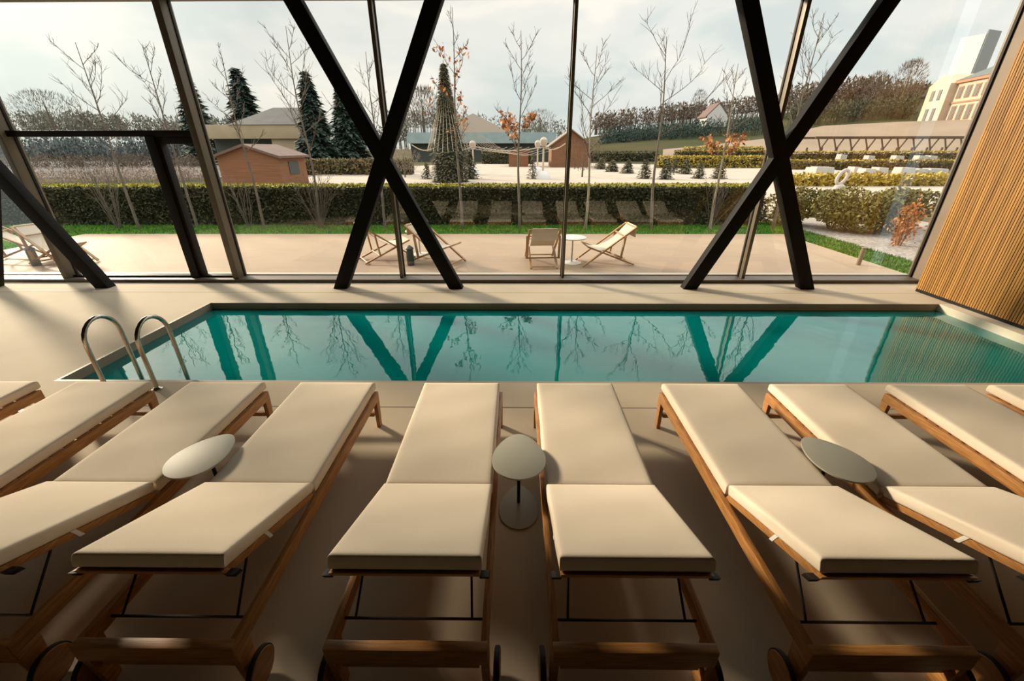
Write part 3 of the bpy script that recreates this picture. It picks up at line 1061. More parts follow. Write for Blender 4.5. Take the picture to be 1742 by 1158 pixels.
# ------------------------------------------------------------------ deck chairs, small tables, lanterns on the terrace
def deck_chair(label, x, y, rz):
    """Folding beach chair; faces local -x... its back rises towards +x."""
    r = thing('deck_chair', label, 'deck chair', (x, y, TZ), rz, group='folding deck chairs on the terrace')
    W = 0.29

    def frame(name, a, b, w, ends):
        m = MB()
        for s in (-1, 1):
            m.bar((a[0], s * w, a[1]), (b[0], s * w, b[1]), 0.028, 0.045, (0, 1, 0))
        for (t, dz) in ends:
            px, pz = a[0] + (b[0] - a[0]) * t, a[1] + (b[1] - a[1]) * t
            m.tube([(px, -w, pz), (px, w, pz)], 0.015, 8)
        m.build(name, 'chair_wood', r)
    frame('back_frame', (-0.50, 0.02), (0.52, 0.76), W, ((0.985, 0), (0.05, 0)))
    frame('seat_frame', (0.55, 0.02), (-0.42, 0.40), W - 0.035, ((0.985, 0), (0.05, 0)))
    frame('prop', (0.30, 0.60), (0.24, 0.14), W + 0.03, ((0.02, 0), (0.97, 0)))
    m = MB()
    n = 14
    a, b = Vector((-0.415, 0.405)), Vector((0.515, 0.765))
    low = Vector((-0.02, 0.12))
    prof = []
    for k in range(n + 1):
        t = k / n
        q = a * (1 - t) ** 2 + low * 2 * t * (1 - t) + b * t ** 2
        prof.append(q)
    for k in range(n + 1):
        for s in (-1, 1):
            for dz in (0, 0.006):
                m.v.append((prof[k].x, s * (W - 0.05), prof[k].y + dz))
    for k in range(n):
        o = k * 4
        m.f += [(o, o + 4, o + 6, o + 2), (o + 1, o + 3, o + 7, o + 5), (o, o + 1, o + 5, o + 4), (o + 2, o + 6, o + 7, o + 3)]
    m.f += [(0, 2, 3, 1), (n * 4, n * 4 + 1, n * 4 + 3, n * 4 + 2)]
    m.build('canvas_sling', 'canvas', r, smooth=True, angle=1.2)
    # folded headrest flap over the top bar
    MB().box(0.515, 0.53, -W + 0.05, W - 0.05, 0.56, 0.775).build('headrest_flap', 'canvas', r)
    return r


deck_chair('wooden deck chair right of the thin middle mullion, facing left in profile', 1.78, 8.38, 0.12)
deck_chair('wooden deck chair left of the thin middle mullion, seen from behind', 0.52, 8.45, -1.52)
deck_chair('wooden deck chair left of the dark lantern between the feet of the left X brace', -2.74, 8.74, 3.72)
deck_chair('wooden deck chair behind the right leg of the left X brace', -1.62, 8.42, 2.72)
deck_chair('wooden deck chair at the far left behind the slanting brace, nearer the glass', -9.35, 8.35, 2.9)
deck_chair('wooden deck chair cut by the left edge of the photo', -10.45, 8.75, 3.6)


def round_table(label, x, y):
    r = thing('round_table', label, 'table', (x, y, TZ), group='small round tables on the terrace')
    MB().lathe([(0.265, 0.50), (0.275, 0.505), (0.275, 0.52), (0.265, 0.525)], 32).build('table_top', 'table_white', r, smooth=True)
    MB().tube([(0, 0, 0.01), (0, 0, 0.5)], 0.017, 12).build('stem', 'table_white', r, smooth=True)
    MB().lathe([(0.2, 0.0), (0.2, 0.008), (0.05, 0.018), (0.02, 0.03)], 32).build('base', 'table_white', r, smooth=True)


round_table('white round bistro table right of the thin middle mullion', 1.14, 8.42)
round_table('white round bistro table between the feet of the left X brace', -2.14, 9.15)


def lantern(label, x, y):
    r = thing('dark_lantern', label, 'lantern', (x, y, TZ), group='dark lanterns on the terrace')
    MB().lathe([(0.07, 0), (0.075, 0.02), (0.07, 0.3), (0.055, 0.32), (0.05, 0.325)], 20).build('body', 'dark_pot', r, smooth=True)
    MB().lathe([(0.08, 0.32), (0.085, 0.34), (0.03, 0.39), (0.012, 0.40)], 20).build('lid', 'dark_pot', r, smooth=True)


lantern('dark cylindrical lantern on the terrace between the feet of the left X brace', -2.13, 8.22)
lantern('dark cylindrical lantern between the deck chairs at the far left', -9.72, 8.15)

r = thing('bollard_light', 'short brown bollard light at the edge of the terrace, near the timber wall', 'bollard', (6.90, 8.27, TZ))
MB().lathe([(0.04, 0), (0.04, 0.30), (0.036, 0.303)], 20).build('post', 'bollard_brown', r, smooth=True)
MB().lathe([(0.034, 0.30), (0.034, 0.33), (0.042, 0.332), (0.042, 0.348), (0.036, 0.352)], 20).build('cap', 'bollard_brown', r, smooth=True)

# ------------------------------------------------------------------ market square beyond the hedge
def hut(label, pos, w, d, h, roof_h, rz, over=0.3, wall='hut_wood', roof='hut_roof', name='wooden_hut', window=True, group=None):
    r = thing(name, label, 'hut', pos, rz, group)
    MB().prism([(-w / 2, 0), (w / 2, 0), (w / 2, h), (0, h + roof_h * 0.96), (-w / 2, h)], 'y', -d / 2, d / 2).build('walls', wall, r)
    b = MB()
    W = w / 2 + over
    k = roof_h / (w / 2)
    for s in (-1, 1):
        b.prism([(0, h + roof_h), (s * W, h + roof_h - k * W), (s * W, h + roof_h - k * W + 0.12), (0, h + roof_h + 0.13)], 'y', -d / 2 - over, d / 2 + over)
    b.build('roof', roof, r)
    if window:
        f = MB().box(w / 2 - 0.01, w / 2 + 0.04, -d * 0.18, d * 0.18, h * 0.45, h * 0.85).build('window', 'plaster_shade', r)
    return r


xa, xb = at(377, 300, 25).x, at(479, 300, 25).x
zt, ze = at(420, 249, 25).z, at(420, 267, 25).z
hut('brown wooden hut with low gable roof right of the door mullion', ((xa + xb) / 2, 26.6, -0.07), xb - xa, 3.2, ze + 0.07, zt - ze, 0.0, over=0.22)
xa, xb = at(866, 284, 58).x, at(898, 284, 58).x
hut('small red-brown stall in the middle of the market square', ((xa + xb) / 2, 58, -0.07), xb - xa, 4, at(880, 257, 58).z, 0.45, 0.0, window=False)
xa, xb = at(938, 284, 54).x, at(1002, 284, 54).x
hut('red-brown stall with peaked tan roof beside the thin middle mullion', ((xa + xb) / 2, 57, -0.07), xb - xa, 5, at(970, 245, 54).z, at(970, 220, 54).z - at(970, 245, 54).z, 0.0, roof='tent_tan', window=False, over=0.4)

# beige house with a grey hip roof, far left
HY = 50
X_ = lambda px: at(px, 240, HY).x
Z_ = lambda py: at(440, py, HY).z + 0.07
r = thing('garden_house', 'beige house with grey hipped roof behind the brown hut', 'house', (0, HY, -0.07))
MB().box(X_(352), X_(462), 1.2, 7, 0, Z_(236)).build('porch_wall', 'plaster_shade', r)
MB().box(X_(352), X_(518), -0.3, 7.0, Z_(236), Z_(212)).build('fascia', 'plaster_beige', r, bevel=0.03)
MB().box(X_(462), X_(520), 0, 6.8, 0, Z_(236)).build('walls', 'plaster_beige', r)
MB().box(X_(502), X_(513), -0.05, 0.3, 0.2, Z_(240)).build('doorway', 'plaster_shade', r)
e0, e1, k0, k1, ze, zr = X_(398), X_(532), X_(448), X_(492), Z_(212), Z_(178)
MB().add([(e0, -0.4, ze), (e1, -0.4, ze), (e1, 7.6, ze), (e0, 7.6, ze), (k0, 3.6, zr), (k1, 3.6, zr)], [(0, 1, 5, 4), (1, 2, 5), (2, 3, 4, 5), (3, 0, 4), (0, 3, 2, 1)]).build('roof', 'roof_grey', r)


def conifer(label, base, h, rad, seed, n=2600, leaf='conifer', name='conifer', size=None, group='dark conifers on the left', narrow=1.0, cat='tree'):
    rng = random.Random(seed)
    r = thing(name, label, cat, base, group=group)
    MB().tube([(0, 0, 0), (0, 0, h * 0.5), (0, 0, h * 0.97)], [rad * 0.09, rad * 0.05, 0.01], 7).build('trunk', 'bark_grey', r)
    m = MB()
    tiers = 13
    size = size or rad * 0.2
    for k in range(n):
        t = rng.random() ** 0.7
        t = (int((1 - t) * tiers) + rng.uniform(0, 1.0)) / tiers
        t = min(max(t, 0.0), 0.995)
        R = rad * (1 - t) ** (0.85 * narrow) * (1.05 - 0.3 * (tiers * t % 1.0))
        a = rng.uniform(0, 2 * PI)
        f = math.sqrt(rng.random())
        R *= 0.82 + 0.22 * math.sin(5 * a + seed + 23 * t)
        z = h * (0.04 + 0.96 * t) - 0.10 * R * f
        rad_d = Vector((math.cos(a), math.sin(a), -0.32 + rng.gauss(0, 0.15)))
        p = Vector((math.cos(a) * R * f, math.sin(a) * R * f, z))
        side = Vector((-math.sin(a), math.cos(a), rng.gauss(0, 0.3))) * size * 0.45
        ln = rad_d * size * rng.uniform(0.7, 1.5)
        m.add([p - side, p + side, p + ln], [(0, 1, 2)])
    m.build('foliage', leaf, r)
    return r


def con_px(label, x, ytop, ybase, Y, wpx, seed, **kw):
    b_ = at(x, ybase, Y); t_ = at(x, ytop, Y)
    base = Vector((b_.x, Y, min(b_.z, 0.0)))
    rad = abs(at(x + wpx / 2, ybase, Y).x - at(x - wpx / 2, ybase, Y).x) / 2
    return conifer(label, base, t_.z - base.z, rad, seed, **kw)


con_px('dark conifer rising above the grey roof', 434, 116, 262, 64, 96, 51)
con_px('dark conifer seen right of the door mullion, far behind', 352, 122, 268, 66, 80, 52)
con_px('tall dark spruce left of the leftmost X brace', 547, 122, 284, 45, 80, 53, n=4600)
con_px('broad dark spruce partly hidden by the left X brace', 600, 134, 284, 51, 78, 54, n=4600)


# the tall lit Christmas tree with its net of string lights, lamp posts and garland
def christmas_tree():
    b_ = at(766, 305, 31); z_top = at(765, 108, 31).z
    base = Vector((b_.x, 31, -0.07))
    h = z_top + 0.07
    r = thing('christmas_tree', 'tall narrow Christmas tree wrapped in string lights on the square', 'tree', base)
    rng = random.Random(9)
    m = MB()
    core = MB().lathe([(0.9, 0.05), (1.0, 1.6), (0.75, 3.0), (0.5, 4.6), (0.2, 6.2), (0.02, h - 0.4)], 12)
    core.build('trunk_core', 'conifer_core', r)
    for k in range(4200):
        t = rng.random() ** 1.3
        R = 1.35 * (1 - t) ** 0.9 + 0.06
        if t < 0.28:
            R = 1.25
        a = rng.uniform(0, 2 * PI)
        p = Vector((math.cos(a) * R * rng.uniform(0.75, 1), math.sin(a) * R * rng.uniform(0.75, 1), h * t))
        d = Vector((math.cos(a), math.sin(a), -0.4)) * 0.22
        s = Vector((-math.sin(a), math.cos(a), 0)) * 0.08
        m.add([p - s, p + s, p + d], [(0, 1, 2)])
    m.build('foliage', 'topiary', r)
    w = MB()
    for k in range(26):
        a = 2 * PI * k / 26
        w.tube([(0, 0, h * 0.97), (0.62 * math.cos(a), 0.62 * math.sin(a), h * 0.62), (1.45 * math.cos(a), 1.45 * math.sin(a), h * 0.28)], 0.014, 4, False)
    w.build('string_lights', 'string_light', r)
    MB().tube([(0, 0, h * 0.9), (0, 0, h * 1.03)], [0.06, 0.015], 6).build('spire', 'bark_grey', r)
    return r, h


xt, xh = christmas_tree()
# strings of lights from the tree over the square
wm = MB()
ptop = Vector((xt.location.x, 31, xh * 0.70))
for k in range(13):
    e = at(800 + 150 * k / 12, 250, 36 + k * 0.5)
    s = [ptop.lerp(e, t) + Vector((0, 0, -1.9 * math.sin(PI * t) * (0.6 + 0.03 * k))) for t in [i / 8 for i in range(9)]]
    wm.tube(s, 0.012, 4, False)
tag(wm.build('light_strings', 'string_light'), 'fan of hanging light strings right of the Christmas tree', 'light strings')
gm = MB()
for (xa, ya, xb, yb, Y) in ((740, 251, 806, 249, 33), (806, 249, 924, 250, 34), (924, 250, 962, 244, 34), (700, 246, 740, 251, 33)):
    a, b_ = at(xa, ya, Y), at(xb, yb, Y)
    s = [a.lerp(b_, i / 8) + Vector((0, 0, -0.28 * math.sin(PI * i / 8))) for i in range(9)]
    gm.tube(s, 0.035, 5, False)
tag(gm.build('light_garland', 'string_light'), 'pale garland strung between the lamp posts on the square', 'garland')


def lamp_post(label, px, ytop, Y):
    t_ = at(px, ytop, Y)
    r = thing('lamp_post', label, 'lamp post', (t_.x, Y, -0.07), group='wrapped lamp posts on the square')
    h = t_.z + 0.07
    MB().tube([(0, 0, 0), (0, 0, h - 0.2)], [0.09, 0.06], 10).build('post', 'string_light', r, smooth=True)
    MB().lathe([(0.02, h - 0.42), (0.2, h - 0.32), (0.29, h - 0.1), (0.27, h + 0.1), (0.15, h + 0.24), (0.02, h + 0.28)], 16).build('globe', 'lamp_globe', r, smooth=True)
    MB().lathe([(0.6, 0.0), (0.55, 0.25), (0.3, 0.5), (0.1, 0.58)], 16).build('foot', 'snow_white', r, smooth=True)


lamp_post('pale lamp post with round globe left of the Christmas tree', 745, 241, 33)
lamp_post('pale lamp post with round globe just right of the Christmas tree', 804, 245, 39)
lamp_post('pale lamp post with round globe left of the thin middle mullion', 925, 240, 34)
lamp_post('pale lamp post with small globe left of its taller neighbour near the middle mullion', 915, 244, 42)
con_px('small round green conifer at the foot of the Christmas tree, on its right', 800, 256, 306, 34, 40, 61, n=900, leaf='topiary', group='small firs on the square')
con_px('small fir left of the left lamp post on the square', 727, 275, 306, 34, 26, 62, n=500, leaf='topiary', group='small firs on the square')
con_px('small fir left of the lamp post near the middle mullion', 906, 262, 306, 34, 26, 63, n=500, leaf='topiary', group='small firs on the square')

# pavilion with a blue-green roof and tan tent roof behind
a, b_ = at(700, 258, 78), at(940, 258, 78)
zt, zb = at(820, 224, 78).z, at(820, 243, 78).z
r = thing('market_pavilion', 'long market pavilion with blue-green roof behind the Christmas tree', 'pavilion', ((a.x + b_.x) / 2, 80, -0.07))
L = b_.x - a.x
MB().box(-L / 2, L / 2, -2, 2, 0, zb).build('walls', 'plaster_shade', r)
MB().prism([(-3, zb), (3, zb), (1.6, zt), (-1.6, zt)], 'x', -L / 2 - 0.5, L / 2 + 0.5).build('roof', 'green_roof', r)
p = at(806, 228, 95)
r = thing('tent_roof_building', 'building with a tan pyramid roof behind the light strings', 'building', (p.x, 95, -0.07))
z0, z1 = at(806, 226, 95).z, at(806, 192, 95).z
MB().box(-6, 6, -5, 5, 0, z0).build('walls', 'plaster_beige', r)
MB().add([(-7.5, -6, z0), (7.5, -6, z0), (7.5, 6, z0), (-7.5, 6, z0), (0, 0, z1)], [(0, 1, 4), (1, 2, 4), (2, 3, 4), (3, 0, 4), (0, 3, 2, 1)]).build('roof', 'tent_tan', r)

# clipped cones on the square
CONES = ((1041, 272, 292, 30), (1067, 272, 295, 30), (1096, 270, 304, 30), (1132, 272, 305, 32), (1165, 270, 296, 30), (1188, 274, 304, 28), (1222, 274, 304, 32), (1022, 268, 288, 26), (1146, 268, 294, 20))
CL = ('second from the thin mullion', 'third from the thin mullion', 'fourth from the thin mullion', 'just right of the wide-limbed bare tree',
      'small and set back in the middle', 'slim, left of the orange-leaved oak', 'beside the orange-leaved oak trunk', 'first from the thin mullion', 'narrow and pale, behind its neighbours')
for k, ((x, yt, yb, w), l) in enumerate(zip(CONES, CL)):
    b_ = at(x, yb, 30)
    Yc = (2.17) / max(0.02, (2.1 - b_.z) / 30)
    Yc = min(Yc, 60)
    con_px('clipped cone topiary on the square, ' + l, x, yt, yb, Yc, w, 70 + k, n=700, leaf='topiary', name='topiary_cone', group='clipped cones on the square', narrow=0.75, cat='topiary')

# golden hedges across the right-hand garden
def far_hedge(label, xa, xb, yt, yb, Y, seed, leaf='far_hedge_gold', top=None):
    a, c = at(xa, yb, Y), at(xb, yb, Y)
    zt = at((xa + xb) / 2, yt, Y).z
    z0 = min(a.z, 0)
    return hedge('low_hedge', label, 'hedge', a.x, c.x, Y, Y + 1.2, zt - z0, int(900 + (c.x - a.x) * 60), leaf=leaf, top=top or leaf, size=0.2, seed=seed, core='hedge_core', z0=z0, group='clipped garden hedges on the right')


far_hedge('golden hedge behind the clipped cones', 1118, 1300, 266, 292, 52, 81)
far_hedge('dark low hedge with yellow top, above the cones and left of the right X', 1150, 1305, 256, 264, 66, 82, 'far_hedge_brown', 'far_hedge_gold')
far_hedge('brown hedge below the pergola', 1340, 1650, 258, 272, 60, 83, 'far_hedge_brown', 'far_hedge_gold')
far_hedge('brown hedge between the two rows of white covers', 1335, 1650, 273, 288, 48, 84, 'far_hedge_brown', 'far_hedge_gold')
far_hedge('golden hedge in front of the nearer row of white covers', 1340, 1640, 299, 322, 27, 85, 'far_hedge_gold')
far_hedge('dark hedge left of the fir group, beyond the lawn', 492, 700, 272, 292, 39, 86, 'far_hedge_brown')
far_hedge('dark green hedge behind the market stalls', 820, 905, 258, 280, 66, 87, 'topiary')

far_hedge('dark hedge behind the first cones, below the conifer belt', 985, 1120, 258, 270, 74, 88, 'topiary')
far_hedge('thin golden hedge strip below the hillside field', 1165, 1300, 250, 256, 80, 89, 'far_hedge_gold')
# white dust covers on garden furniture, two rows
WC = ((1400, 283, 290, 36, 34), (1455, 283, 290, 38, 14), (1476, 286, 294, 36, 20), (1498, 284, 296, 36, 18), (1540, 284, 296, 36, 26), (1565, 286, 298, 36, 18), (1592, 286, 302, 36, 34), (1382, 284, 290, 38, 12),
      (1433, 262, 271, 54, 12), (1480, 264, 272, 54, 12), (1528, 264, 272, 54, 16), (1568, 264, 272, 54, 18), (1585, 264, 271, 54, 14))
WL = ('wide one at the left of the nearer row', 'small one behind the white ornament', 'low one right of the white ornament', 'square one, third right of the white ornament', 'broad one in the middle of the nearer row',
      'narrow one near the right of the nearer row', 'largest, beside the window corner', 'tiny one at the left end of the nearer row', 'first of the farther row', 'second of the farther row', 'third of the farther row', 'fourth of the farther row', 'last of the farther row')
for k, ((x, yt, yb, Y, w), l) in enumerate(zip(WC, WL)):
    a, c, t_ = at(x - w / 2, yb, Y), at(x + w / 2, yb, Y), at(x, yt, Y)
    z0 = -0.09
    m = MB()
    ww, hh = (c.x - a.x), t_.z - z0
    m.add([(-ww / 2, -0.5, 0), (ww / 2, -0.5, 0), (ww / 2, 0.5, 0), (-ww / 2, 0.5, 0), (-ww * 0.44, -0.42, hh), (ww * 0.42, -0.42, hh * 0.94), (ww * 0.42, 0.42, hh * 0.96), (-ww * 0.44, 0.42, hh)],
          [(0, 3, 2, 1), (4, 5, 6, 7), (0, 1, 5, 4), (1, 2, 6, 5), (2, 3, 7, 6), (3, 0, 4, 7)])
    o = m.build('covered_furniture', 'cover_white', None, bevel=0.04, loc=(t_.x, Y, z0))
    tag(o, 'garden furniture under a white cover, ' + l, 'cover', 'white covered furniture in two rows')

p = at(1431, 308, 24); t_ = at(1438, 280, 24)
m = MB()
pts = []
for k in range(15):
    a = 2 * PI * k / 14
    pts.append((0.24 * math.cos(a) + 0.10 * math.sin(a), 0, 0.55 + 0.36 * math.sin(a)))
m.tube(pts, [0.085] * 15, 8)
m.v = [(x, y, z + 0.19) for x, y, z in m.v]
m.lathe([(0.3, 0), (0.25, 0.3), (0.1, 0.42)], 14)
tag(m.build('garden_ornament', 'cover_white', None, smooth=True, loc=(p.x, 24, -0.09)), 'white ring-shaped garden ornament above the right shrubs', 'ornament')

# pergola of forked posts
pa, pb_ = at(1372, 262, 70), at(1660, 262, 70)
z0 = pa.z
zt = at(1500, 232, 70).z
r = thing('pergola', 'dark wooden pergola with forked posts below the manor', 'pergola', ((pa.x + pb_.x) / 2, 70, z0 - 1.5))
L = pb_.x - pa.x
H = zt - z0 + 1.5
MB().box(-L / 2, L / 2, -1.2, -0.95, H - 0.32, H).build('top_beam', 'pergola_wood', r)
MB().box(-L / 2, L / 2, 2.0, 2.2, H - 0.32, H).build('top_beam', 'pergola_wood', r)
for k in range(11):
    x = -L / 2 + L * (k + 0.5) / 11
    for yy in (-1.07, 2.1):
        m = MB().bar((x, yy, 0), (x, yy, H - 1.5), 0.2, 0.2, (0, 1, 0))
        for s in ((-1, 1) if yy < 0 else ()):
            m.bar((x, yy, H - 1.75), (x + s * L / 11 * 0.33, yy, H - 0.2), 0.15, 0.15, (0, 1, 0))
        m.build('forked_post', 'pergola_wood', r)


# ------------------------------------------------------------------ hills, fields and woodland
def land(name, rows, material, thick=0.0):
    """Sloping ground through surveyed rows of (px, py, Y) points."""
    m = MB()
    n = len(rows[0])
    for row in rows:
        for q in row:
            p_ = at(*q)
            if row is rows[0]:
                p_.z = min(p_.z, -0.3)
            m.v.append(tuple(p_))
    for j in range(len(rows) - 1):
        for i in range(n - 1):
            m.f.append((j * n + i, j * n + i + 1, (j + 1) * n + i + 1, (j + 1) * n + i))
    return struct(m.build(name, material, smooth=True))


xs = (930, 1000, 1060, 1130, 1200, 1280, 1350, 1420, 1500, 1560, 1640, 1742, 1900)
near = [(x, 268 - 0.0 * x, 92) for x in xs]
ridge_y = (246, 230, 219, 210, 204, 196, 186, 172, 152, 142, 132, 128, 125)
mid = [(x, (268 * 0.45 + ry * 0.55), 150) for x, ry in zip(xs, ridge_y)]
ridge = [(x, ry + 4, 240) for x, ry in zip(xs, ridge_y)]
land('hill', [near, mid, ridge], 'hill_grass')
land('field', [[(1128, 262, 90), (1200, 260, 90), (1300, 258, 90), (1420, 262, 90), (1560, 264, 90), (1742, 262, 90)],
               [(1128, 254, 110), (1200, 247, 112), (1300, 236, 115), (1400, 214, 125), (1530, 207, 125), (1760, 200, 98)]], 'field_pink')


def woodland(name, label, pts, n, hpx, seed, material, spread=1.0, kind='stuff', wpx=14):
    """Mass of far leafless trees: clumps of twig cards along surveyed lines (uncountable)."""
    rng = random.Random(seed)
    m = MB()
    for k in range(n):
        i = rng.randrange(len(pts) - 1)
        t = rng.random()
        x = pts[i][0] * (1 - t) + pts[i + 1][0] * t
        y = pts[i][1] * (1 - t) + pts[i + 1][1] * t
        Y = (pts[i][2] * (1 - t) + pts[i + 1][2] * t) * rng.uniform(0.96, 1.06)
        b0, t0 = at(x, y, Y), at(x, y - hpx * rng.uniform(0.55, 1.1), Y)
        h = t0.z - b0.z
        wr = abs(at(x + wpx, y, Y).x - b0.x) * rng.uniform(0.4, 0.8)
        m.tube([b0 - Vector((0, 0, 1)), b0 + Vector((0, 0, h * 0.8))], [wr * 0.06, wr * 0.02], 4, False)
        for q in range(26):
            a = rng.uniform(0, 2 * PI)
            zz = rng.uniform(0.15, 1.0)
            R = wr * math.sqrt(max(0.02, 1 - ((zz - 0.5) / 0.55) ** 2)) * rng.random() ** 0.5
            p = b0 + Vector((math.cos(a) * R, math.sin(a) * R, h * zz))
            s = h * rng.uniform(0.05, 0.12)
            d = Vector((rng.gauss(0, 0.5), rng.gauss(0, 0.5), 1)).normalized() * s * 1.4
            u = Vector((rng.gauss(0, 1), rng.gauss(0, 1), 0.2)).normalized() * s * 0.5
            m.add([p - u, p + u, p + d], [(0, 1, 2)])
    return tag(m.build(name, material), label, 'woodland', kind=kind)


woodland('woodland', 'brown leafless woodland along the ridge of the right hill', [(1010, 226, 225), (1080, 218, 225), (1160, 208, 225), (1240, 200, 225), (1320, 192, 225)], 330, 32, 101, 'woodland')
woodland('woodland', 'brown leafless woodland on the hill left of the manor', [(1320, 196, 200), (1400, 186, 200), (1470, 178, 195), (1560, 190, 190)], 320, 46, 102, 'woodland')
woodland('woodland', 'dense brown thicket below the ridge left of the manor', [(1340, 208, 160), (1420, 206, 160), (1500, 204, 155), (1550, 200, 150)], 260, 36, 103, 'woodland_green')
woodland('conifer_belt', 'dark green conifer belt across the right hillside', [(1020, 250, 150), (1100, 243, 150), (1180, 236, 150), (1310, 224, 150)], 420, 30, 104, 'conifer', wpx=11)
woodland('woodland', 'grey green leafless trees behind the market pavilion', [(660, 226, 160), (720, 222, 165), (780, 224, 160), (880, 230, 160), (960, 236, 160)], 150, 34, 105, 'far_twig')
woodland('woodland', 'misty leafless trees far behind the left pane', [(-40, 232, 150), (60, 228, 150), (130, 226, 150), (220, 232, 150), (330, 236, 150), (400, 236, 150)], 430, 36, 106, 'far_twig')
woodland('woodland', 'brown thicket on the left behind the beige house', [(380, 236, 90), (520, 238, 90), (640, 240, 90), (700, 246, 90)], 130, 26, 107, 'woodland_green')
woodland('woodland', 'dark blue-grey tree belt low behind the left window', [(-40, 276, 88), (120, 276, 88), (260, 277, 88), (350, 278, 88)], 430, 42, 108, 'far_blue')
woodland('scrub', 'pinkish leafless scrub mounds beyond the hedge on the left', [(20, 312, 29), (160, 310, 31), (260, 309, 32), (370, 309, 34)], 260, 25, 109, 'pink_scrub', wpx=24)
woodland('thicket', 'dark brown thicket along the road on the left, above the scrub mounds', [(-40, 288, 52), (120, 288, 54), (260, 288, 56), (360, 288, 58)], 300, 24, 120, 'woodland', wpx=16)

# single trees that stand out on the skyline
def far_tree(label, px, ytop, ybase, Y, seed, twig='far_twig', n=18, reach=0.5, start=0.25, name='bare_tree', rise=0.8, group='large bare trees on the skyline'):
    b_, t_ = at(px, ybase, Y), at(px, ytop, Y)
    h = t_.z - b_.z
    return bare_tree(label, b_, t_, seed, n=n, reach=reach, start=start, r0=h * 0.02, thick=1.0, bark=twig, twig=twig, name=name, group=group, rise=rise)


def far_crown(label, px, ytop, ybase, wpx, Y, seed, material='far_twig', n=900, group='large bare trees on the skyline'):
    rng = random.Random(seed)
    b_, t_ = at(px, ybase, Y), at(px, ytop, Y)
    h = t_.z - b_.z
    wr = abs(at(px + wpx / 2, ybase, Y).x - b_.x)
    r = thing('bare_tree', label, 'tree', b_, group=group)
    MB().tube([(0, 0, -1), (0, 0, h * 0.4), (0, 0, h * 0.8)], [h * 0.035, h * 0.022, h * 0.008], 6).build('trunk', 'twig_brown', r)
    m = MB()
    for k in range(n):
        zz = rng.uniform(0.25, 1.0)
        R = wr * math.sqrt(max(0.01, 1 - ((zz - 0.6) / 0.42) ** 2)) * rng.random() ** 0.45
        a = rng.uniform(0, 2 * PI)
        p = Vector((math.cos(a) * R, math.sin(a) * R, h * zz))
        d = Vector((p.x * 0.6 + rng.gauss(0, 0.2) * wr, p.y * 0.6 + rng.gauss(0, 0.2) * wr, wr * 0.9)).normalized() * h * rng.uniform(0.05, 0.13)
        u = Vector((rng.gauss(0, 1), rng.gauss(0, 1), 0)).normalized() * h * 0.006
        m.add([p - u, p + u, p + d], [(0, 1, 2)])
    m.build('crown', material, r)
    return r


far_crown('round bare tree left of the Christmas tree, by the X brace', 722, 150, 232, 66, 95, 111, 'woodland', 1500)
far_crown('round bare tree right of the orange-leaved oak near the middle', 918, 188, 240, 60, 110, 112, 'far_twig', 900)
far_crown('low twiggy bush on the square behind the pale tree right of the thin mullion', 990, 240, 306, 84, 36, 118, 'woodland', 700)
far_crown('reddish twiggy bush on the right of the left X crossing', 690, 250, 306, 60, 36, 119, 'pink_scrub', 600)
far_crown('wide grey willow-like tree at the left behind the transom', 95, 156, 225, 90, 110, 113, 'far_twig', 1500)
far_crown('round bare tree on the skyline beside the white gabled house', 1184, 154, 205, 26, 205, 114, 'woodland', 600)
far_crown('bare tree on the skyline above the manor terrace', 1530, 104, 180, 46, 170, 115, 'woodland', 1100)
far_crown('bushy bare tree left of the manor tower on the hill', 1478, 124, 190, 36, 168, 116, 'woodland', 900)
far_crown('bare tree at the far left edge, low', 8, 170, 228, 40, 110, 117, 'far_twig', 600)

# white gabled house on the ridge
p = at(1210, 216, 190)
h = at(1210, 198, 190).z - p.z
r = thing('gabled_house', 'small white gabled house on the ridge of the right hill', 'house', p)
MB().prism([(-4, 0), (4, 0), (4, h), (0, h * 2.1), (-4, h)], 'y', -4, 4).build('walls', 'snow_white', r)
m = MB()
for s in (-1, 1):
    m.prism([(0, h * 2.1), (s * 4.6, h * 0.85), (s * 4.6, h * 0.95), (0, h * 2.22)], 'y', -4.1, 4.5)
m.build('roof', 'hut_roof', r)

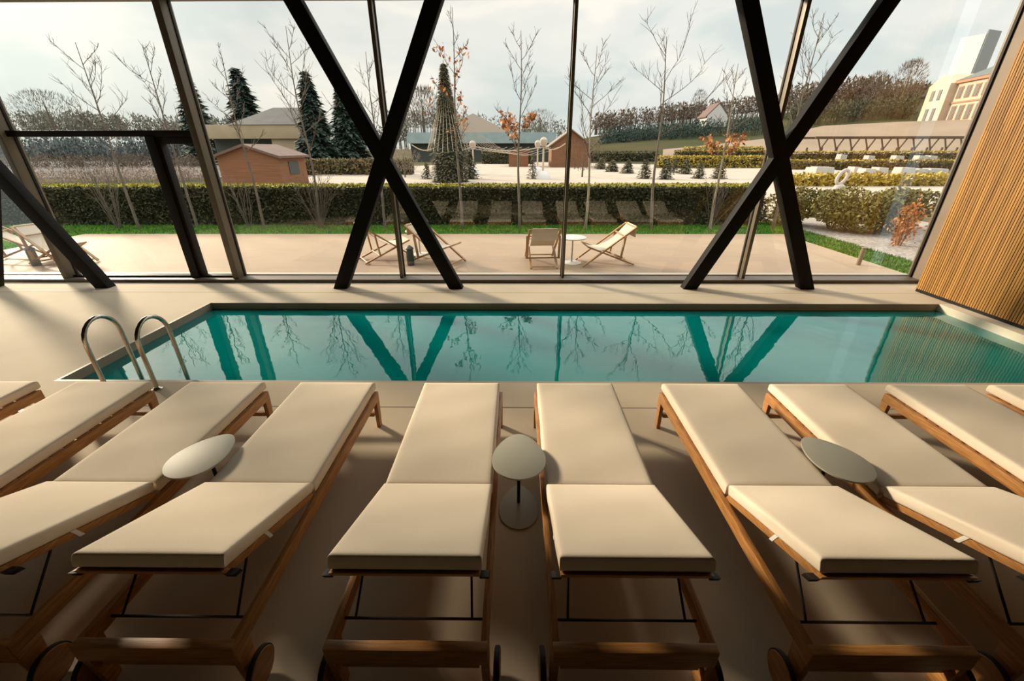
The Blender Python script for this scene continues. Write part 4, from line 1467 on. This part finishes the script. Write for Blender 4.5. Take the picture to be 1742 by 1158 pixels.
# ------------------------------------------------------------------ manor on the terrace
A, B = at(1603, 212, 128), at(1760, 196, 100)
ax = Vector((B.x - A.x, B.y - A.y, 0))
L = ax.length
r = thing('manor', 'large cream manor house with two rows of tall windows, upper right', 'building', (A.x, A.y, A.z - 2), math.atan2(ax.y, ax.x))
H = at(1603, 137, 128).z - A.z + 2
D = 16.0
MB().box(0, L, 0, D, -1, H).build('walls', 'manor_wall', r)
MB().box(-0.4, L, -0.5, 0.3, H - 0.7, H + 0.1).build('cornice', 'manor_trim', r)
MB().box(-0.1, L, -0.2, 0.2, H * 0.56, H * 0.56 + 0.4).build('string_course', 'manor_trim', r)
MB().add([(0, -0.6, H), (L, -0.6, H), (L, D, H), (0, D, H), (3, D / 2, H + 4.2), (L, D / 2, H + 4.2)], [(0, 1, 5, 4), (1, 2, 5), (2, 3, 4, 5), (3, 0, 4)]).build('roof', 'slate_roof', r)
nwin = 9
for k in range(nwin):
    x = 2.2 + k * (L - 2) / nwin
    for z0, z1 in ((H * 0.25, H * 0.50), (H * 0.66, H * 0.86)):
        f = MB().box(x - 0.95, x + 0.95, -0.12, 0.1, z0 - 0.15, z1 + 0.2).build('window_surround', 'manor_trim', r)
        MB().box(x - 0.7, x + 0.7, -0.2, 0.1, z0, z1).build('window', 'manor_window', f)
for x in (6.5, 13.5):
    MB().box(x - 0.8, x + 0.8, D / 2 - 3.2, D / 2 - 1.6, H + 1.5, H + 7.0).build('chimney', 'manor_trim', r)
# gabled wing at the left end
W = 9.0
gb = MB().prism([(-W, -1), (0, -1), (0, H * 0.96), (-W / 2, H * 1.16), (-W, H * 0.96)], 'y', -1.6, D + 1)
gb.build('gable_wing', 'manor_wall', r)
for x in (-W / 2 - 1.5, -W / 2 + 1.5):
    for z0, z1 in ((H * 0.25, H * 0.50), (H * 0.66, H * 0.86)):
        MB().box(x - 0.6, x + 0.6, -1.75, -1.5, z0, z1).build('window', 'manor_window', r)
# tower behind
ta = at(1632, 150, 170)
r = thing('tower', 'tall pale tower block rising behind the manor', 'tower', (ta.x, 170, ta.z - 10), 0.35)
tw = abs(at(1660, 150, 170).x - at(1622, 150, 170).x)
th = at(1632, 62, 170).z - ta.z + 10
MB().box(-tw * 0.42, tw * 0.42, -tw * 0.42, tw * 0.42, 0, th).build('walls', 'tower_white', r)
MB().box(-tw * 0.40, tw * 0.47, -tw * 0.47, -tw * 0.42, 0, th + 1.0).build('shaded_side', 'tower_shaded', r)  # grey slab on the side turned from the sun, shade put into its colour
con_px('dark conifer crowns behind the roof of the manor', 1690, 92, 150, 150, 60, 121, group='dark trees beside the tower')

# grey road on the far left
b = MB()
b.add([(-90, 36, -0.05), (-17, 36, -0.05), (-30, 90, -0.05), (-130, 90, -0.05)], [(0, 1, 2, 3)])
struct(b.build('road', 'road_grey'))
